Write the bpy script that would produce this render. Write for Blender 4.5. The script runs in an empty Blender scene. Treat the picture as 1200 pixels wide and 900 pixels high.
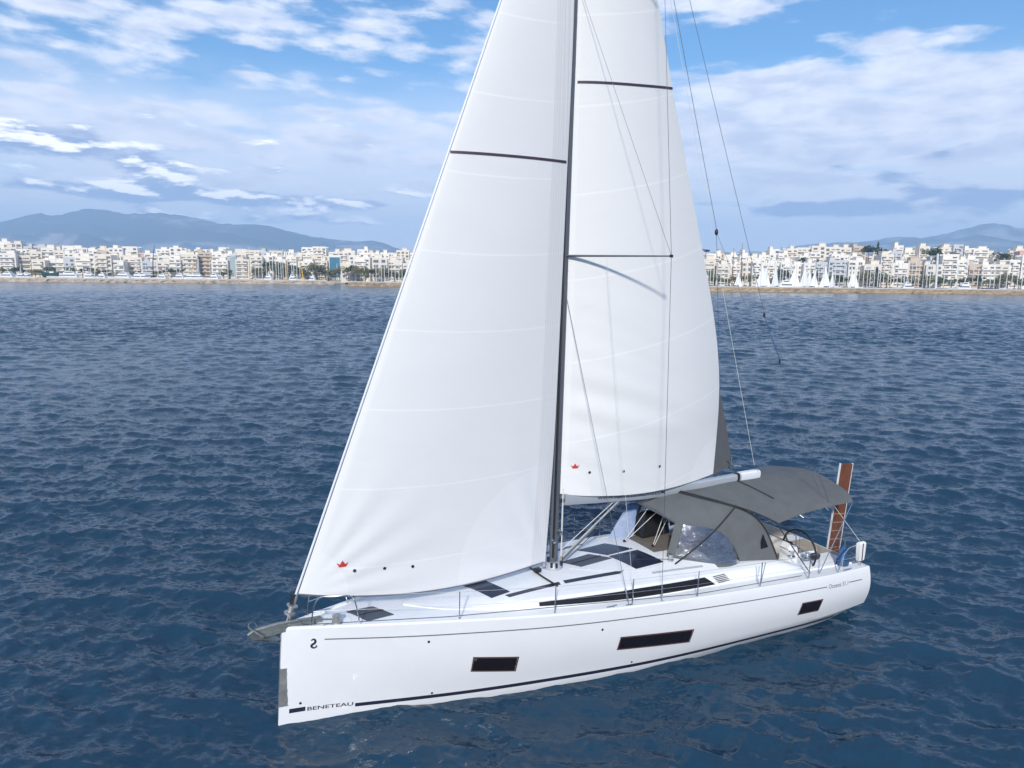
import bpy, bmesh, math, random
import numpy as np
from mathutils import Matrix, Vector

PI = math.pi
R = math.radians
random.seed(7)
rng = np.random.default_rng(11)
scene = bpy.context.scene

# ------------------------------------------------------------------ camera, sky, sun, exposure
F_PX, PITCH, ROLL, CAM_H = 833.0, 8.94, 0.60, 9.3          # focal length in pixels of a 1200 px wide frame
THETA = R(27.0)                                            # heading of the yacht's stern
SUN_EL, SUN_AZ = R(30.0), R(188.0)                         # azimuth clockwise from +Y: behind the camera
SUN_POWER, SKY_STRENGTH, EXPOSURE = 3.5, 0.085, 0.36


def cam_basis():
    p, r = R(PITCH), R(ROLL)
    f = np.array([0, math.cos(p), -math.sin(p)])
    u0 = np.array([0, math.sin(p), math.cos(p)])
    r0 = np.array([1.0, 0, 0])
    return f, math.cos(r) * r0 + math.sin(r) * u0, -math.sin(r) * r0 + math.cos(r) * u0


CF, CR, CU = cam_basis()
cam_data = bpy.data.cameras.new('camera')
cam_data.sensor_width = 36.0
cam_data.lens = F_PX / 1200 * 36
cam_data.clip_start, cam_data.clip_end = 0.1, 60000
cam = bpy.data.objects.new('camera', cam_data)
scene.collection.objects.link(cam)
cam.matrix_world = Matrix(((CR[0], CU[0], -CF[0], 0), (CR[1], CU[1], -CF[1], 0), (CR[2], CU[2], -CF[2], CAM_H), (0, 0, 0, 1)))
scene.camera = cam
scene.view_settings.view_transform = 'Standard'
scene.view_settings.look = 'None'
scene.view_settings.gamma = 1
scene.view_settings.exposure = EXPOSURE
scene.cycles.max_bounces = 8
scene.cycles.transparent_max_bounces = 12
scene.cycles.volume_bounces = 1
scene.cycles.use_denoising = True

sun_dir = Vector((math.sin(SUN_AZ) * math.cos(SUN_EL), math.cos(SUN_AZ) * math.cos(SUN_EL), math.sin(SUN_EL)))
sd = bpy.data.lights.new('sun', 'SUN')
sd.energy, sd.angle, sd.color = SUN_POWER, R(3.6), (1.0, 0.95, 0.87)
so = bpy.data.objects.new('sun', sd)
scene.collection.objects.link(so)
so.location = sun_dir * 100
so.rotation_euler = sun_dir.to_track_quat('Z', 'Y').to_euler()


class NT:
    """small helper for wiring node trees"""
    def __init__(s, tree):
        s.t = tree
        s.n, s.l = tree.nodes, tree.links

    def add(s, kind, **kw):
        n = s.n.new(kind)
        for k, v in kw.items():
            setattr(n, k, v)
        return n

    def set(s, sock, v):
        if hasattr(v, 'is_linked'):
            s.l.new(v, sock)
        elif v is not None:
            sock.default_value = v

    def math(s, op, a, b=None, c=None, clamp=False):
        n = s.add('ShaderNodeMath', operation=op, use_clamp=clamp)
        for i, v in enumerate((a, b, c)):
            if v is not None:
                s.set(n.inputs[i], v)
        return n.outputs[0]

    def vmath(s, op, a, b=None):
        n = s.add('ShaderNodeVectorMath', operation=op)
        s.set(n.inputs[0], a)
        if b is not None:
            s.set(n.inputs[1], b)
        return n.outputs[0]

    def mix(s, fac, a, b, kind='RGBA', blend='MIX'):
        n = s.add('ShaderNodeMix', data_type=kind, blend_type=blend) if kind == 'RGBA' else s.add('ShaderNodeMix', data_type=kind)
        i = {'RGBA': (6, 7, 2), 'FLOAT': (2, 3, 0), 'VECTOR': (4, 5, 1)}[kind]
        s.set(n.inputs[0], fac)
        s.set(n.inputs[i[0]], a)
        s.set(n.inputs[i[1]], b)
        return n.outputs[i[2]]

    def noise(s, vec, scale, detail=4, rough=0.55, dist=0.0, lac=2.0):
        n = s.add('ShaderNodeTexNoise')
        s.set(n.inputs['Vector'], vec)
        n.inputs['Scale'].default_value = scale
        n.inputs['Detail'].default_value = detail
        n.inputs['Roughness'].default_value = rough
        n.inputs['Lacunarity'].default_value = lac
        n.inputs['Distortion'].default_value = dist
        return n.outputs['Fac']

    def step(s, v, a, b):
        n = s.add('ShaderNodeMapRange', interpolation_type='SMOOTHSTEP')
        s.set(n.inputs['Value'], v)
        s.set(n.inputs['From Min'], a)
        s.set(n.inputs['From Max'], b)
        return n.outputs[0]

    def comb(s, x, y, z):
        n = s.add('ShaderNodeCombineXYZ')
        for i, v in enumerate((x, y, z)):
            s.set(n.inputs[i], v)
        return n.outputs[0]

    def ramp(s, fac, stops):
        n = s.add('ShaderNodeValToRGB')
        e = n.color_ramp.elements
        while len(e) < len(stops):
            e.new(0.5)
        for el, (p, c) in zip(e, stops):
            el.position = p
            el.color = c if len(c) == 4 else (*c, 1)
        s.set(n.inputs[0], fac)
        return n.outputs[0]


def make_world():
    w = bpy.data.worlds.new('World')
    scene.world = w
    w.use_nodes = True
    t = NT(w.node_tree)
    t.n.clear()
    out = t.add('ShaderNodeOutputWorld')
    bg = t.add('ShaderNodeBackground')
    bg.inputs['Strength'].default_value = SKY_STRENGTH
    sky = t.add('ShaderNodeTexSky', sky_type='NISHITA')
    sky.sun_disc = False
    sky.sun_elevation = SUN_EL
    sky.sun_rotation = SUN_AZ
    sky.air_density, sky.dust_density, sky.ozone_density = 1.0, 0.0, 3.0
    hs = t.add('ShaderNodeHueSaturation')
    hs.inputs['Saturation'].default_value = 1.25
    hs.inputs['Value'].default_value = 1.36
    t.l.new(sky.outputs[0], hs.inputs['Color'])
    d = t.add('ShaderNodeTexCoord').outputs['Generated']
    sep = t.add('ShaderNodeSeparateXYZ')
    t.l.new(d, sep.inputs[0])
    x, y, z = sep.outputs
    zc = t.math('MAXIMUM', z, 0.0)
    az = t.math('MULTIPLY', t.math('ARCTAN2', x, y), 180 / PI)       # degrees, 0 = straight ahead of the bay
    el = t.math('MULTIPLY', t.math('ARCSINE', z), 180 / PI)
    # flat cloud deck seen in perspective
    k = t.math('DIVIDE', 1.0, t.math('ADD', zc, 0.035))
    px, py = t.math('MULTIPLY', x, k), t.math('MULTIPLY', y, k)
    P = t.comb(px, t.math('MULTIPLY', py, 1.0), 3.7)
    A = t.comb(t.math('MULTIPLY', az, 0.07), t.math('MULTIPLY', el, 0.22), 1.3)

    def blob(a0, e0, ra, re, tilt=0.0):
        da = t.math('SUBTRACT', az, a0)
        de = t.math('SUBTRACT', t.math('SUBTRACT', el, e0), t.math('MULTIPLY', da, tilt))
        q = t.math('ADD', t.math('POWER', t.math('DIVIDE', da, ra), 2.0), t.math('POWER', t.math('DIVIDE', de, re), 2.0))
        return t.math('EXPONENT', t.math('MULTIPLY', q, -1.0))

    def total(terms):
        v = 0.0
        for wgt, b in terms:
            v = t.math('ADD', v, t.math('MULTIPLY', b, wgt))
        return v
    # altocumulus flakes: coverage varies over the sky
    cover = total([(0.30, blob(20, 10.5, 18, 4.6, 0.05)), (0.20, blob(18, 19.8, 12, 2.4, 0.10)), (0.16, blob(-30, 9.0, 30, 2.8)),
                   (0.09, blob(-14, 16.6, 10, 2.8, -0.16)), (0.10, blob(-29, 15.8, 10, 3.0)), (0.05, blob(-22, 20.5, 14, 1.2)), (-0.34, blob(13, 15.8, 9.5, 1.5, 0.12)), (-0.24, blob(33, 17.6, 9, 1.7, 0.06)),
                   (-0.05, blob(-20, 14.4, 14, 0.9, 0.02)), (-0.05, blob(-20, 18.9, 10, 0.7, -0.05)), (-0.12, blob(-27, 12.2, 10, 0.7)), (-0.12, blob(-8, 13.4, 6, 1.5, -0.2))])
    tilted = t.math('ADD', el, t.math('MULTIPLY', az, 0.04))
    Q = t.comb(t.math('MULTIPLY', az, 0.125), t.math('MULTIPLY', tilted, 0.50), 2.2)
    n1 = t.noise(Q, 1.35, 7, 0.56, 0.2)
    warp = t.vmath('ADD', Q, t.vmath('MULTIPLY', t.comb(t.noise(Q, 3.0, 4, 0.6), t.noise(t.vmath('ADD', Q, (7, 3, 1)), 3.0, 4, 0.6), 0.0), (0.35, 0.35, 0)))
    vo = t.add('ShaderNodeTexVoronoi', feature='SMOOTH_F1', voronoi_dimensions='2D')
    t.l.new(warp, vo.inputs['Vector'])
    vo.inputs['Scale'].default_value = 1.9
    vo.inputs['Smoothness'].default_value = 0.5
    puff = t.math('SUBTRACT', 0.75, vo.outputs['Distance'])
    n2 = t.noise(t.vmath('MULTIPLY', P, (0.45, 0.75, 1)), 0.9, 3, 0.5, 0.2)
    n3 = t.noise(t.comb(t.math('MULTIPLY', az, 0.8), t.math('MULTIPLY', tilted, 2.0), 5.2), 1.2, 5, 0.6, 0.1)
    v1 = t.math('ADD', t.math('ADD', t.math('ADD', t.math('MULTIPLY', n1, 0.64), t.math('MULTIPLY', n2, 0.22)), t.math('ADD', t.math('MULTIPLY', n3, 0.17), t.math('MULTIPLY', puff, 0.31))), cover)
    m1 = t.step(v1, 0.565, 0.80)
    # shading inside the deck: thick parts a little bluer
    thick = t.step(t.math('ADD', t.noise(A, 3.0, 6, 0.6, 0.3), t.math('MULTIPLY', t.math('SUBTRACT', v1, 0.78), 0.5)), 0.36, 0.72)
    c1 = t.mix(thick, (10.6, 10.8, 11.7, 1), (7.0, 7.7, 9.6, 1))
    # thin veil low in the sky
    veil = t.math('MULTIPLY', t.step(el, 15.5, 8.5), t.step(t.noise(A, 1.6, 5, 0.55, 0.4), 0.14, 0.54))
    veil = t.math('MULTIPLY', veil, 0.90)
    col = t.mix(veil, hs.outputs[0], (9.6, 10.1, 11.5, 1))
    col = t.mix(t.math('MULTIPLY', m1, 0.94), col, c1)
    # haze belt along the horizon
    col = t.mix(t.math('MULTIPLY', t.step(el, 8.5, 1.0), 0.90), col, (12.0, 12.0, 12.4, 1))
    # cumulus banks above the far hills
    B = t.comb(t.math('MULTIPLY', az, 0.16), t.math('MULTIPLY', el, 0.62), 7.1)
    B2 = t.comb(t.math('MULTIPLY', az, 0.16), t.math('MULTIPLY', t.math('ADD', el, 0.55), 0.62), 7.1)
    nb, nb2 = t.noise(B, 1.0, 7, 0.56, 0.15), t.noise(B2, 1.0, 7, 0.56, 0.15)
    bank = total([(0.34, blob(-35, 8.3, 8, 1.1)), (0.20, blob(-25, 7.0, 8, 0.9)), (0.20, blob(-30, 5.2, 9, 0.6)), (0.26, blob(-21, 5.1, 6, 0.7)), (0.26, blob(-11.5, 5.0, 3.5, 0.6)), (0.14, blob(-20, 3.6, 14, 0.6)),
                  (0.28, blob(31, 5.2, 10, 1.0, 0.03)), (0.18, blob(20.5, 4.7, 3, 0.5)), (0.16, blob(38, 8.5, 9, 1.6))])
    vb = t.math('ADD', nb, bank)
    mb = t.math('MULTIPLY', t.step(vb, 0.59, 0.73), t.step(el, 12.0, 9.8))
    lit = t.step(t.math('SUBTRACT', nb, nb2), -0.01, 0.09)
    lit = t.math('MULTIPLY', lit, t.step(az, 18.0, -5.0))
    cb = t.mix(lit, (3.6, 4.6, 7.4, 1), (19.0, 18.2, 17.4, 1))
    col = t.mix(t.math('MULTIPLY', mb, 0.95), col, cb)
    t.l.new(col, bg.inputs['Color'])
    t.l.new(bg.outputs[0], out.inputs['Surface'])


make_world()


# ------------------------------------------------------------------ helpers
def link(o):
    scene.collection.objects.link(o)
    return o


class MB:
    """collects faces and links them as one mesh object"""
    def __init__(s):
        s.v, s.f, s.m = [], [], []
        s.mat = 0

    def add(s, verts, faces):
        b = len(s.v)
        s.v += [tuple(map(float, p)) for p in verts]
        s.f += [tuple(b + i for i in f) for f in faces]
        s.m += [s.mat] * len(faces)
        return s

    def box(s, c, size, M=None):
        x, y, z = (q / 2 for q in size)
        vs = [Vector((a * x, b * y, e * z)) for a in (-1, 1) for b in (-1, 1) for e in (-1, 1)]
        if M is not None:
            vs = [M @ q for q in vs]
        vs = [q + Vector(c) for q in vs]
        return s.add(vs, [(0, 1, 3, 2), (4, 6, 7, 5), (0, 4, 5, 1), (2, 3, 7, 6), (0, 2, 6, 4), (1, 5, 7, 3)])

    def tube(s, pts, r, n=8, cap=True):
        pts = [Vector(p) for p in pts]
        rr = r if isinstance(r, (list, tuple)) else [r] * len(pts)
        rings = []
        prev = None
        for i, p in enumerate(pts):
            a = pts[max(i - 1, 0)]
            b = pts[min(i + 1, len(pts) - 1)]
            d = (b - a).normalized()
            if prev is None:
                up = Vector((0, 0, 1)) if abs(d.z) < 0.9 else Vector((1, 0, 0))
                u = d.cross(up).normalized()
            else:
                u = (prev - d * prev.dot(d)).normalized()
            prev = u
            w = d.cross(u)
            rings.append([p + (u * math.cos(2 * PI * j / n) + w * math.sin(2 * PI * j / n)) * rr[i] for j in range(n)])
        vs = [q for ring in rings for q in ring]
        fs = []
        for i in range(len(pts) - 1):
            for j in range(n):
                k = (j + 1) % n
                fs.append((i * n + j, i * n + k, (i + 1) * n + k, (i + 1) * n + j))
        if cap:
            fs.append(tuple(range(n - 1, -1, -1)))
            fs.append(tuple((len(pts) - 1) * n + j for j in range(n)))
        return s.add(vs, fs)

    def loft(s, rings, closed=True, cap=True):
        n = len(rings[0])
        vs = [q for ring in rings for q in ring]
        fs = []
        for i in range(len(rings) - 1):
            for j in range(n if closed else n - 1):
                k = (j + 1) % n
                fs.append((i * n + j, i * n + k, (i + 1) * n + k, (i + 1) * n + j))
        if cap and closed:
            fs.append(tuple(range(n - 1, -1, -1)))
            fs.append(tuple((len(rings) - 1) * n + j for j in range(n)))
        return s.add(vs, fs)

    def grid(s, rows, skip=None):
        n = len(rows[0])
        vs = [q for r in rows for q in r]
        fs = [(i * n + j, i * n + j + 1, (i + 1) * n + j + 1, (i + 1) * n + j) for i in range(len(rows) - 1) for j in range(n - 1) if not (skip and skip(i, j))]
        return s.add(vs, fs)

    def prism(s, poly, d):
        """polygon (3D points) extruded by the vector d"""
        n = len(poly)
        d = Vector(d)
        vs = [Vector(p) for p in poly] + [Vector(p) + d for p in poly]
        fs = [tuple(range(n)), tuple(range(2 * n - 1, n - 1, -1))] + [(i, (i + 1) % n, n + (i + 1) % n, n + i) for i in range(n)]
        return s.add(vs, fs)

    def lathe(s, c, prof, n=16, M=None):
        """profile [(radius, height)] about local z"""
        c = Vector(c)
        rings = []
        for r, h in prof:
            ring = [Vector((r * math.cos(2 * PI * j / n), r * math.sin(2 * PI * j / n), h)) for j in range(n)]
            rings.append([(M @ q if M is not None else q) + c for q in ring])
        return s.loft(rings)

    def build(s, name, mats, parent=None, smooth=35, recalc=True, uv=None):
        me = bpy.data.meshes.new(name)
        me.from_pydata(s.v, [], s.f)
        if not isinstance(mats, (list, tuple)):
            mats = [mats]
        for m in mats:
            me.materials.append(m)
        bm = bmesh.new()
        bm.from_mesh(me)
        bm.faces.ensure_lookup_table()
        for i, f in enumerate(bm.faces):
            f.material_index = s.m[i]
            f.smooth = smooth > 0
        if recalc:
            bmesh.ops.recalc_face_normals(bm, faces=bm.faces)
        if 0 < smooth < 180:
            lim = R(smooth)
            for e in bm.edges:
                if len(e.link_faces) == 2 and e.calc_face_angle(0) > lim:
                    e.smooth = False
        bm.to_mesh(me)
        bm.free()
        o = link(bpy.data.objects.new(name, me))
        if parent is not None:
            o.parent = parent
        return o


def tag(o, label=None, cat=None, group=None, kind=None):
    if label:
        o['label'] = label
    if cat:
        o['category'] = cat
    if group:
        o['group'] = group
    if kind:
        o['kind'] = kind
    return o


def empty(name, loc=(0, 0, 0), rz=0.0):
    o = link(bpy.data.objects.new(name, None))
    o.location = loc
    o.rotation_euler = (0, 0, rz)
    o.empty_display_size = 0.3
    return o


def spline(xs, ys):
    """natural cubic spline"""
    xs, ys = np.array(xs, float), np.array(ys, float)
    n = len(xs)
    h = np.diff(xs)
    A = np.eye(n)
    b = np.zeros(n)
    for i in range(1, n - 1):
        A[i, i - 1], A[i, i], A[i, i + 1] = h[i - 1], 2 * (h[i - 1] + h[i]), h[i]
        b[i] = 6 * ((ys[i + 1] - ys[i]) / h[i] - (ys[i] - ys[i - 1]) / h[i - 1])
    M = np.linalg.solve(A, b)

    def f(x):
        x = min(max(x, xs[0]), xs[-1])
        i = min(max(int(np.searchsorted(xs, x)) - 1, 0), n - 2)
        a, c = xs[i + 1] - x, x - xs[i]
        return float(M[i] * a**3 / (6 * h[i]) + M[i + 1] * c**3 / (6 * h[i]) + (ys[i] / h[i] - M[i] * h[i] / 6) * a + (ys[i + 1] / h[i] - M[i + 1] * h[i] / 6) * c)
    return f


def curve3(pts, n=24):
    """smooth 3D polyline through points"""
    t = [0.0]
    for a, b in zip(pts, pts[1:]):
        t.append(t[-1] + max(1e-6, math.dist(a, b)))
    fs = [spline(t, [p[i] for p in pts]) for i in range(3)]
    return [tuple(f(t[-1] * k / (n - 1)) for f in fs) for k in range(n)]


# ------------------------------------------------------------------ materials
MATS = {}


def pmat(name, color, rough=0.5, metal=0.0, var=0.0, vscale=2.0, bump=0.0, bscale=30.0, coat=0.0, spec=0.5, stretch=(1, 1, 1)):
    """principled material with slight procedural colour variation and bump"""
    m = bpy.data.materials.new(name)
    m.use_nodes = True
    t = NT(m.node_tree)
    b = t.n['Principled BSDF']
    b.inputs['Roughness'].default_value = rough
    b.inputs['Metallic'].default_value = metal
    b.inputs['Coat Weight'].default_value = coat
    b.inputs['Coat Roughness'].default_value = 0.05
    b.inputs['Specular IOR Level'].default_value = spec
    co = t.add('ShaderNodeTexCoord').outputs['Object']
    co = t.vmath('MULTIPLY', co, stretch)
    if var:
        n = t.noise(co, vscale, 6, 0.6)
        lo = tuple(c * (1 - var) for c in color)
        hi = tuple(min(1, c * (1 + var)) for c in color)
        t.l.new(t.ramp(n, [(0.3, lo), (0.7, hi)]), b.inputs['Base Color'])
    else:
        b.inputs['Base Color'].default_value = (*color, 1)
    if bump:
        bp = t.add('ShaderNodeBump')
        bp.inputs['Strength'].default_value = bump
        bp.inputs['Distance'].default_value = 0.01
        t.l.new(t.noise(co, bscale, 5, 0.6), bp.inputs['Height'])
        t.l.new(bp.outputs[0], b.inputs['Normal'])
    MATS[name] = m
    return m


GEL = pmat('gelcoat', (0.80, 0.81, 0.82), 0.22, var=0.015, vscale=1.2, coat=0.4)
DECK = pmat('deck_nonskid', (0.77, 0.78, 0.79), 0.55, var=0.03, vscale=2.5, bump=0.15, bscale=220)
ANTIF = pmat('bottom_paint', (0.62, 0.63, 0.60), 0.5, var=0.08, vscale=2)
NAVY = pmat('navy_vinyl', (0.020, 0.022, 0.045), 0.35)
GREYLINE = pmat('grey_pinstripe', (0.13, 0.14, 0.18), 0.4)
SMOKE = pmat('smoked_acrylic', (0.012, 0.010, 0.013), 0.08, spec=0.6)
HATCH = pmat('hatch_acrylic', (0.022, 0.028, 0.05), 0.16, spec=0.5)
HATCH2 = pmat('hatch_cover_mesh', (0.075, 0.085, 0.11), 0.6, bump=0.2, bscale=300)
WINFRAME = pmat('window_frame', (0.10, 0.055, 0.050), 0.4)
STEEL = pmat('stainless_steel', (0.62, 0.63, 0.64), 0.22, 1.0)
STEELD = pmat('dull_stainless', (0.50, 0.49, 0.46), 0.48, 0.8, var=0.2, vscale=6)
ALU = pmat('anodised_mast', (0.125, 0.135, 0.155), 0.45, 0.3, var=0.06, vscale=1.5)
ALUB = pmat('boom_paint', (0.38, 0.41, 0.45), 0.45, 0.1, var=0.04)
ALUW = pmat('white_aluminium', (0.74, 0.76, 0.78), 0.35)
BLACK = pmat('black_fitting', (0.015, 0.015, 0.017), 0.45)
BLKWEB = pmat('black_webbing', (0.02, 0.021, 0.025), 0.8)
WIRE = pmat('rigging_wire', (0.10, 0.11, 0.13), 0.45, 0.4)
ROPEW = pmat('white_rope', (0.66, 0.66, 0.62), 0.85, var=0.2, vscale=60)
ROPED = pmat('dark_rope', (0.04, 0.045, 0.06), 0.85)
ROPEB = pmat('blue_rope', (0.03, 0.10, 0.22), 0.8)
CANVAS = pmat('grey_canvas', (0.112, 0.120, 0.123), 0.9, var=0.10, vscale=3, bump=0.35, bscale=9)
CANVASD = pmat('dark_canvas', (0.085, 0.090, 0.10), 0.9, var=0.08, vscale=5, bump=0.3, bscale=25)
TEAK = pmat('weathered_teak', (0.40, 0.33, 0.25), 0.7, var=0.25, vscale=9, stretch=(1, 9, 1))
HOODSHADE = pmat('painted_hood_shade', (0.17, 0.145, 0.125), 0.8, var=0.15, vscale=6)  # brown tone carrying the shade beneath the sprayhood
TEAKD = pmat('brown_plank', (0.15, 0.052, 0.026), 0.6, var=0.35, vscale=7, stretch=(4, 4, 0.7))
WHITEP = pmat('white_cover', (0.80, 0.80, 0.79), 0.6, var=0.03)
BLUECL = pmat('blue_cloth', (0.025, 0.085, 0.20), 0.85, var=0.25, vscale=8, bump=0.5, bscale=15)
GALV = pmat('galvanised', (0.25, 0.27, 0.26), 0.55, 0.55, var=0.15, vscale=12)
RED = pmat('red_emblem', (0.55, 0.035, 0.035), 0.6)
SKYVINYL = pmat('vinyl_sky_tint', (0.055, 0.125, 0.28), 0.40, var=0.35, vscale=5, bump=0.25, bscale=8)  # vinyl with the reflected sky put into its base colour
DARKIN = pmat('dark_interior', (0.02, 0.018, 0.017), 0.7)


def sail_mat(name, base, seam_col, gap, tilt, s_ref, leech=0.0):
    m = bpy.data.materials.new(name)
    m.use_nodes = True
    t = NT(m.node_tree)
    t.n.remove(t.n['Principled BSDF'])
    out = t.n['Material Output']
    co = t.add('ShaderNodeTexCoord').outputs['Object']
    uv = t.add('ShaderNodeUVMap').outputs[0]
    sp, su = t.add('ShaderNodeSeparateXYZ'), t.add('ShaderNodeSeparateXYZ')
    t.l.new(co, sp.inputs[0])
    t.l.new(uv, su.inputs[0])
    s, z = sp.outputs[0], sp.outputs[2]
    u = su.outputs[0]
    zz = t.math('ADD', z, t.math('MULTIPLY', s, tilt))
    zz = t.math('ADD', zz, t.math('MULTIPLY', t.math('MULTIPLY', u, t.math('SUBTRACT', 1.0, u)), 0.35))
    fr = t.math('FRACT', t.math('DIVIDE', zz, gap))
    seam = t.math('LESS_THAN', fr, 0.026)
    n = t.noise(t.vmath('MULTIPLY', co, (0.5, 0.5, 1.2)), 1.1, 5, 0.6)
    tape = t.step(su.outputs[1], leech + 0.01, leech - 0.01)
    pleat = t.math('ADD', 0.5, t.math('MULTIPLY', t.math('SINE', t.math('MULTIPLY', su.outputs[1], 95.0)), 0.5))
    pleat = t.math('MULTIPLY', tape, t.math('ADD', 0.40, t.math('MULTIPLY', pleat, 0.55)))
    col = t.mix(n, tuple(c * 0.965 for c in base) + (1,), tuple(min(1, c * 1.02) for c in base) + (1,))
    # doubled cloth: luff tape, foot tape, corner patches
    d1 = t.add('ShaderNodeVectorMath', operation='DISTANCE')
    t.l.new(co, d1.inputs[0]); d1.inputs[1].default_value = s_ref[0]
    d2 = t.add('ShaderNodeVectorMath', operation='DISTANCE')
    t.l.new(co, d2.inputs[0]); d2.inputs[1].default_value = s_ref[1]
    p1 = t.math('LESS_THAN', d1.outputs['Value'], s_ref[2])
    p2 = t.math('LESS_THAN', d2.outputs['Value'], s_ref[3])
    dbl = t.math('MAXIMUM', t.math('MAXIMUM', p1, p2), t.math('LESS_THAN', u, 0.03))
    col = t.mix(t.math('MULTIPLY', t.math('MAXIMUM', seam, t.math('MULTIPLY', dbl, 0.65)), 0.75), col, (*seam_col, 1))
    col = t.mix(pleat, col, tuple(c * 0.87 for c in base) + (1,))
    pb = t.add('ShaderNodeBsdfPrincipled')
    pb.inputs['Roughness'].default_value = 0.6
    pb.inputs['Specular IOR Level'].default_value = 0.25
    t.l.new(col, pb.inputs['Base Color'])
    tr = t.add('ShaderNodeBsdfTranslucent')
    t.l.new(col, tr.inputs['Color'])
    bp = t.add('ShaderNodeBump')
    bp.inputs['Strength'].default_value = 0.25
    bp.inputs['Distance'].default_value = 0.02
    t.l.new(t.math('ADD', t.noise(t.vmath('MULTIPLY', co, (1.0, 1.0, 3.0)), 1.6, 6, 0.65, 0.6), t.math('MULTIPLY', seam, 0.12)), bp.inputs['Height'])
    t.l.new(bp.outputs[0], pb.inputs['Normal'])
    mx = t.add('ShaderNodeMixShader')
    mx.inputs[0].default_value = 0.14
    t.l.new(pb.outputs[0], mx.inputs[1])
    t.l.new(tr.outputs[0], mx.inputs[2])
    t.l.new(mx.outputs[0], out.inputs['Surface'])
    return m


def vinyl_mat():
    m = bpy.data.materials.new('clear_vinyl')
    m.use_nodes = True
    t = NT(m.node_tree)
    t.n.remove(t.n['Principled BSDF'])
    out = t.n['Material Output']
    co = t.add('ShaderNodeTexCoord').outputs['Object']
    bp = t.add('ShaderNodeBump')
    bp.inputs['Strength'].default_value = 1.0
    bp.inputs['Distance'].default_value = 0.06
    t.l.new(t.noise(t.vmath('MULTIPLY', co, (1.6, 1.6, 4)), 1.9, 3, 0.5, 1.6), bp.inputs['Height'])
    g = t.add('ShaderNodeBsdfGlossy')
    g.inputs['Roughness'].default_value = 0.08
    g.inputs['Color'].default_value = (0.9, 0.92, 1, 1)
    t.l.new(bp.outputs[0], g.inputs['Normal'])
    tr = t.add('ShaderNodeBsdfTransparent')
    tr.inputs['Color'].default_value = (0.40, 0.41, 0.43, 1)
    fr = t.add('ShaderNodeFresnel')
    fr.inputs['IOR'].default_value = 2.0
    t.l.new(bp.outputs[0], fr.inputs['Normal'])
    mx = t.add('ShaderNodeMixShader')
    t.l.new(t.math('ADD', t.math('MULTIPLY', fr.outputs[0], 1.2), 0.16, clamp=True), mx.inputs[0])
    t.l.new(tr.outputs[0], mx.inputs[1])
    t.l.new(g.outputs[0], mx.inputs[2])
    t.l.new(mx.outputs[0], out.inputs['Surface'])
    return m


VINYL = vinyl_mat()


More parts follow.
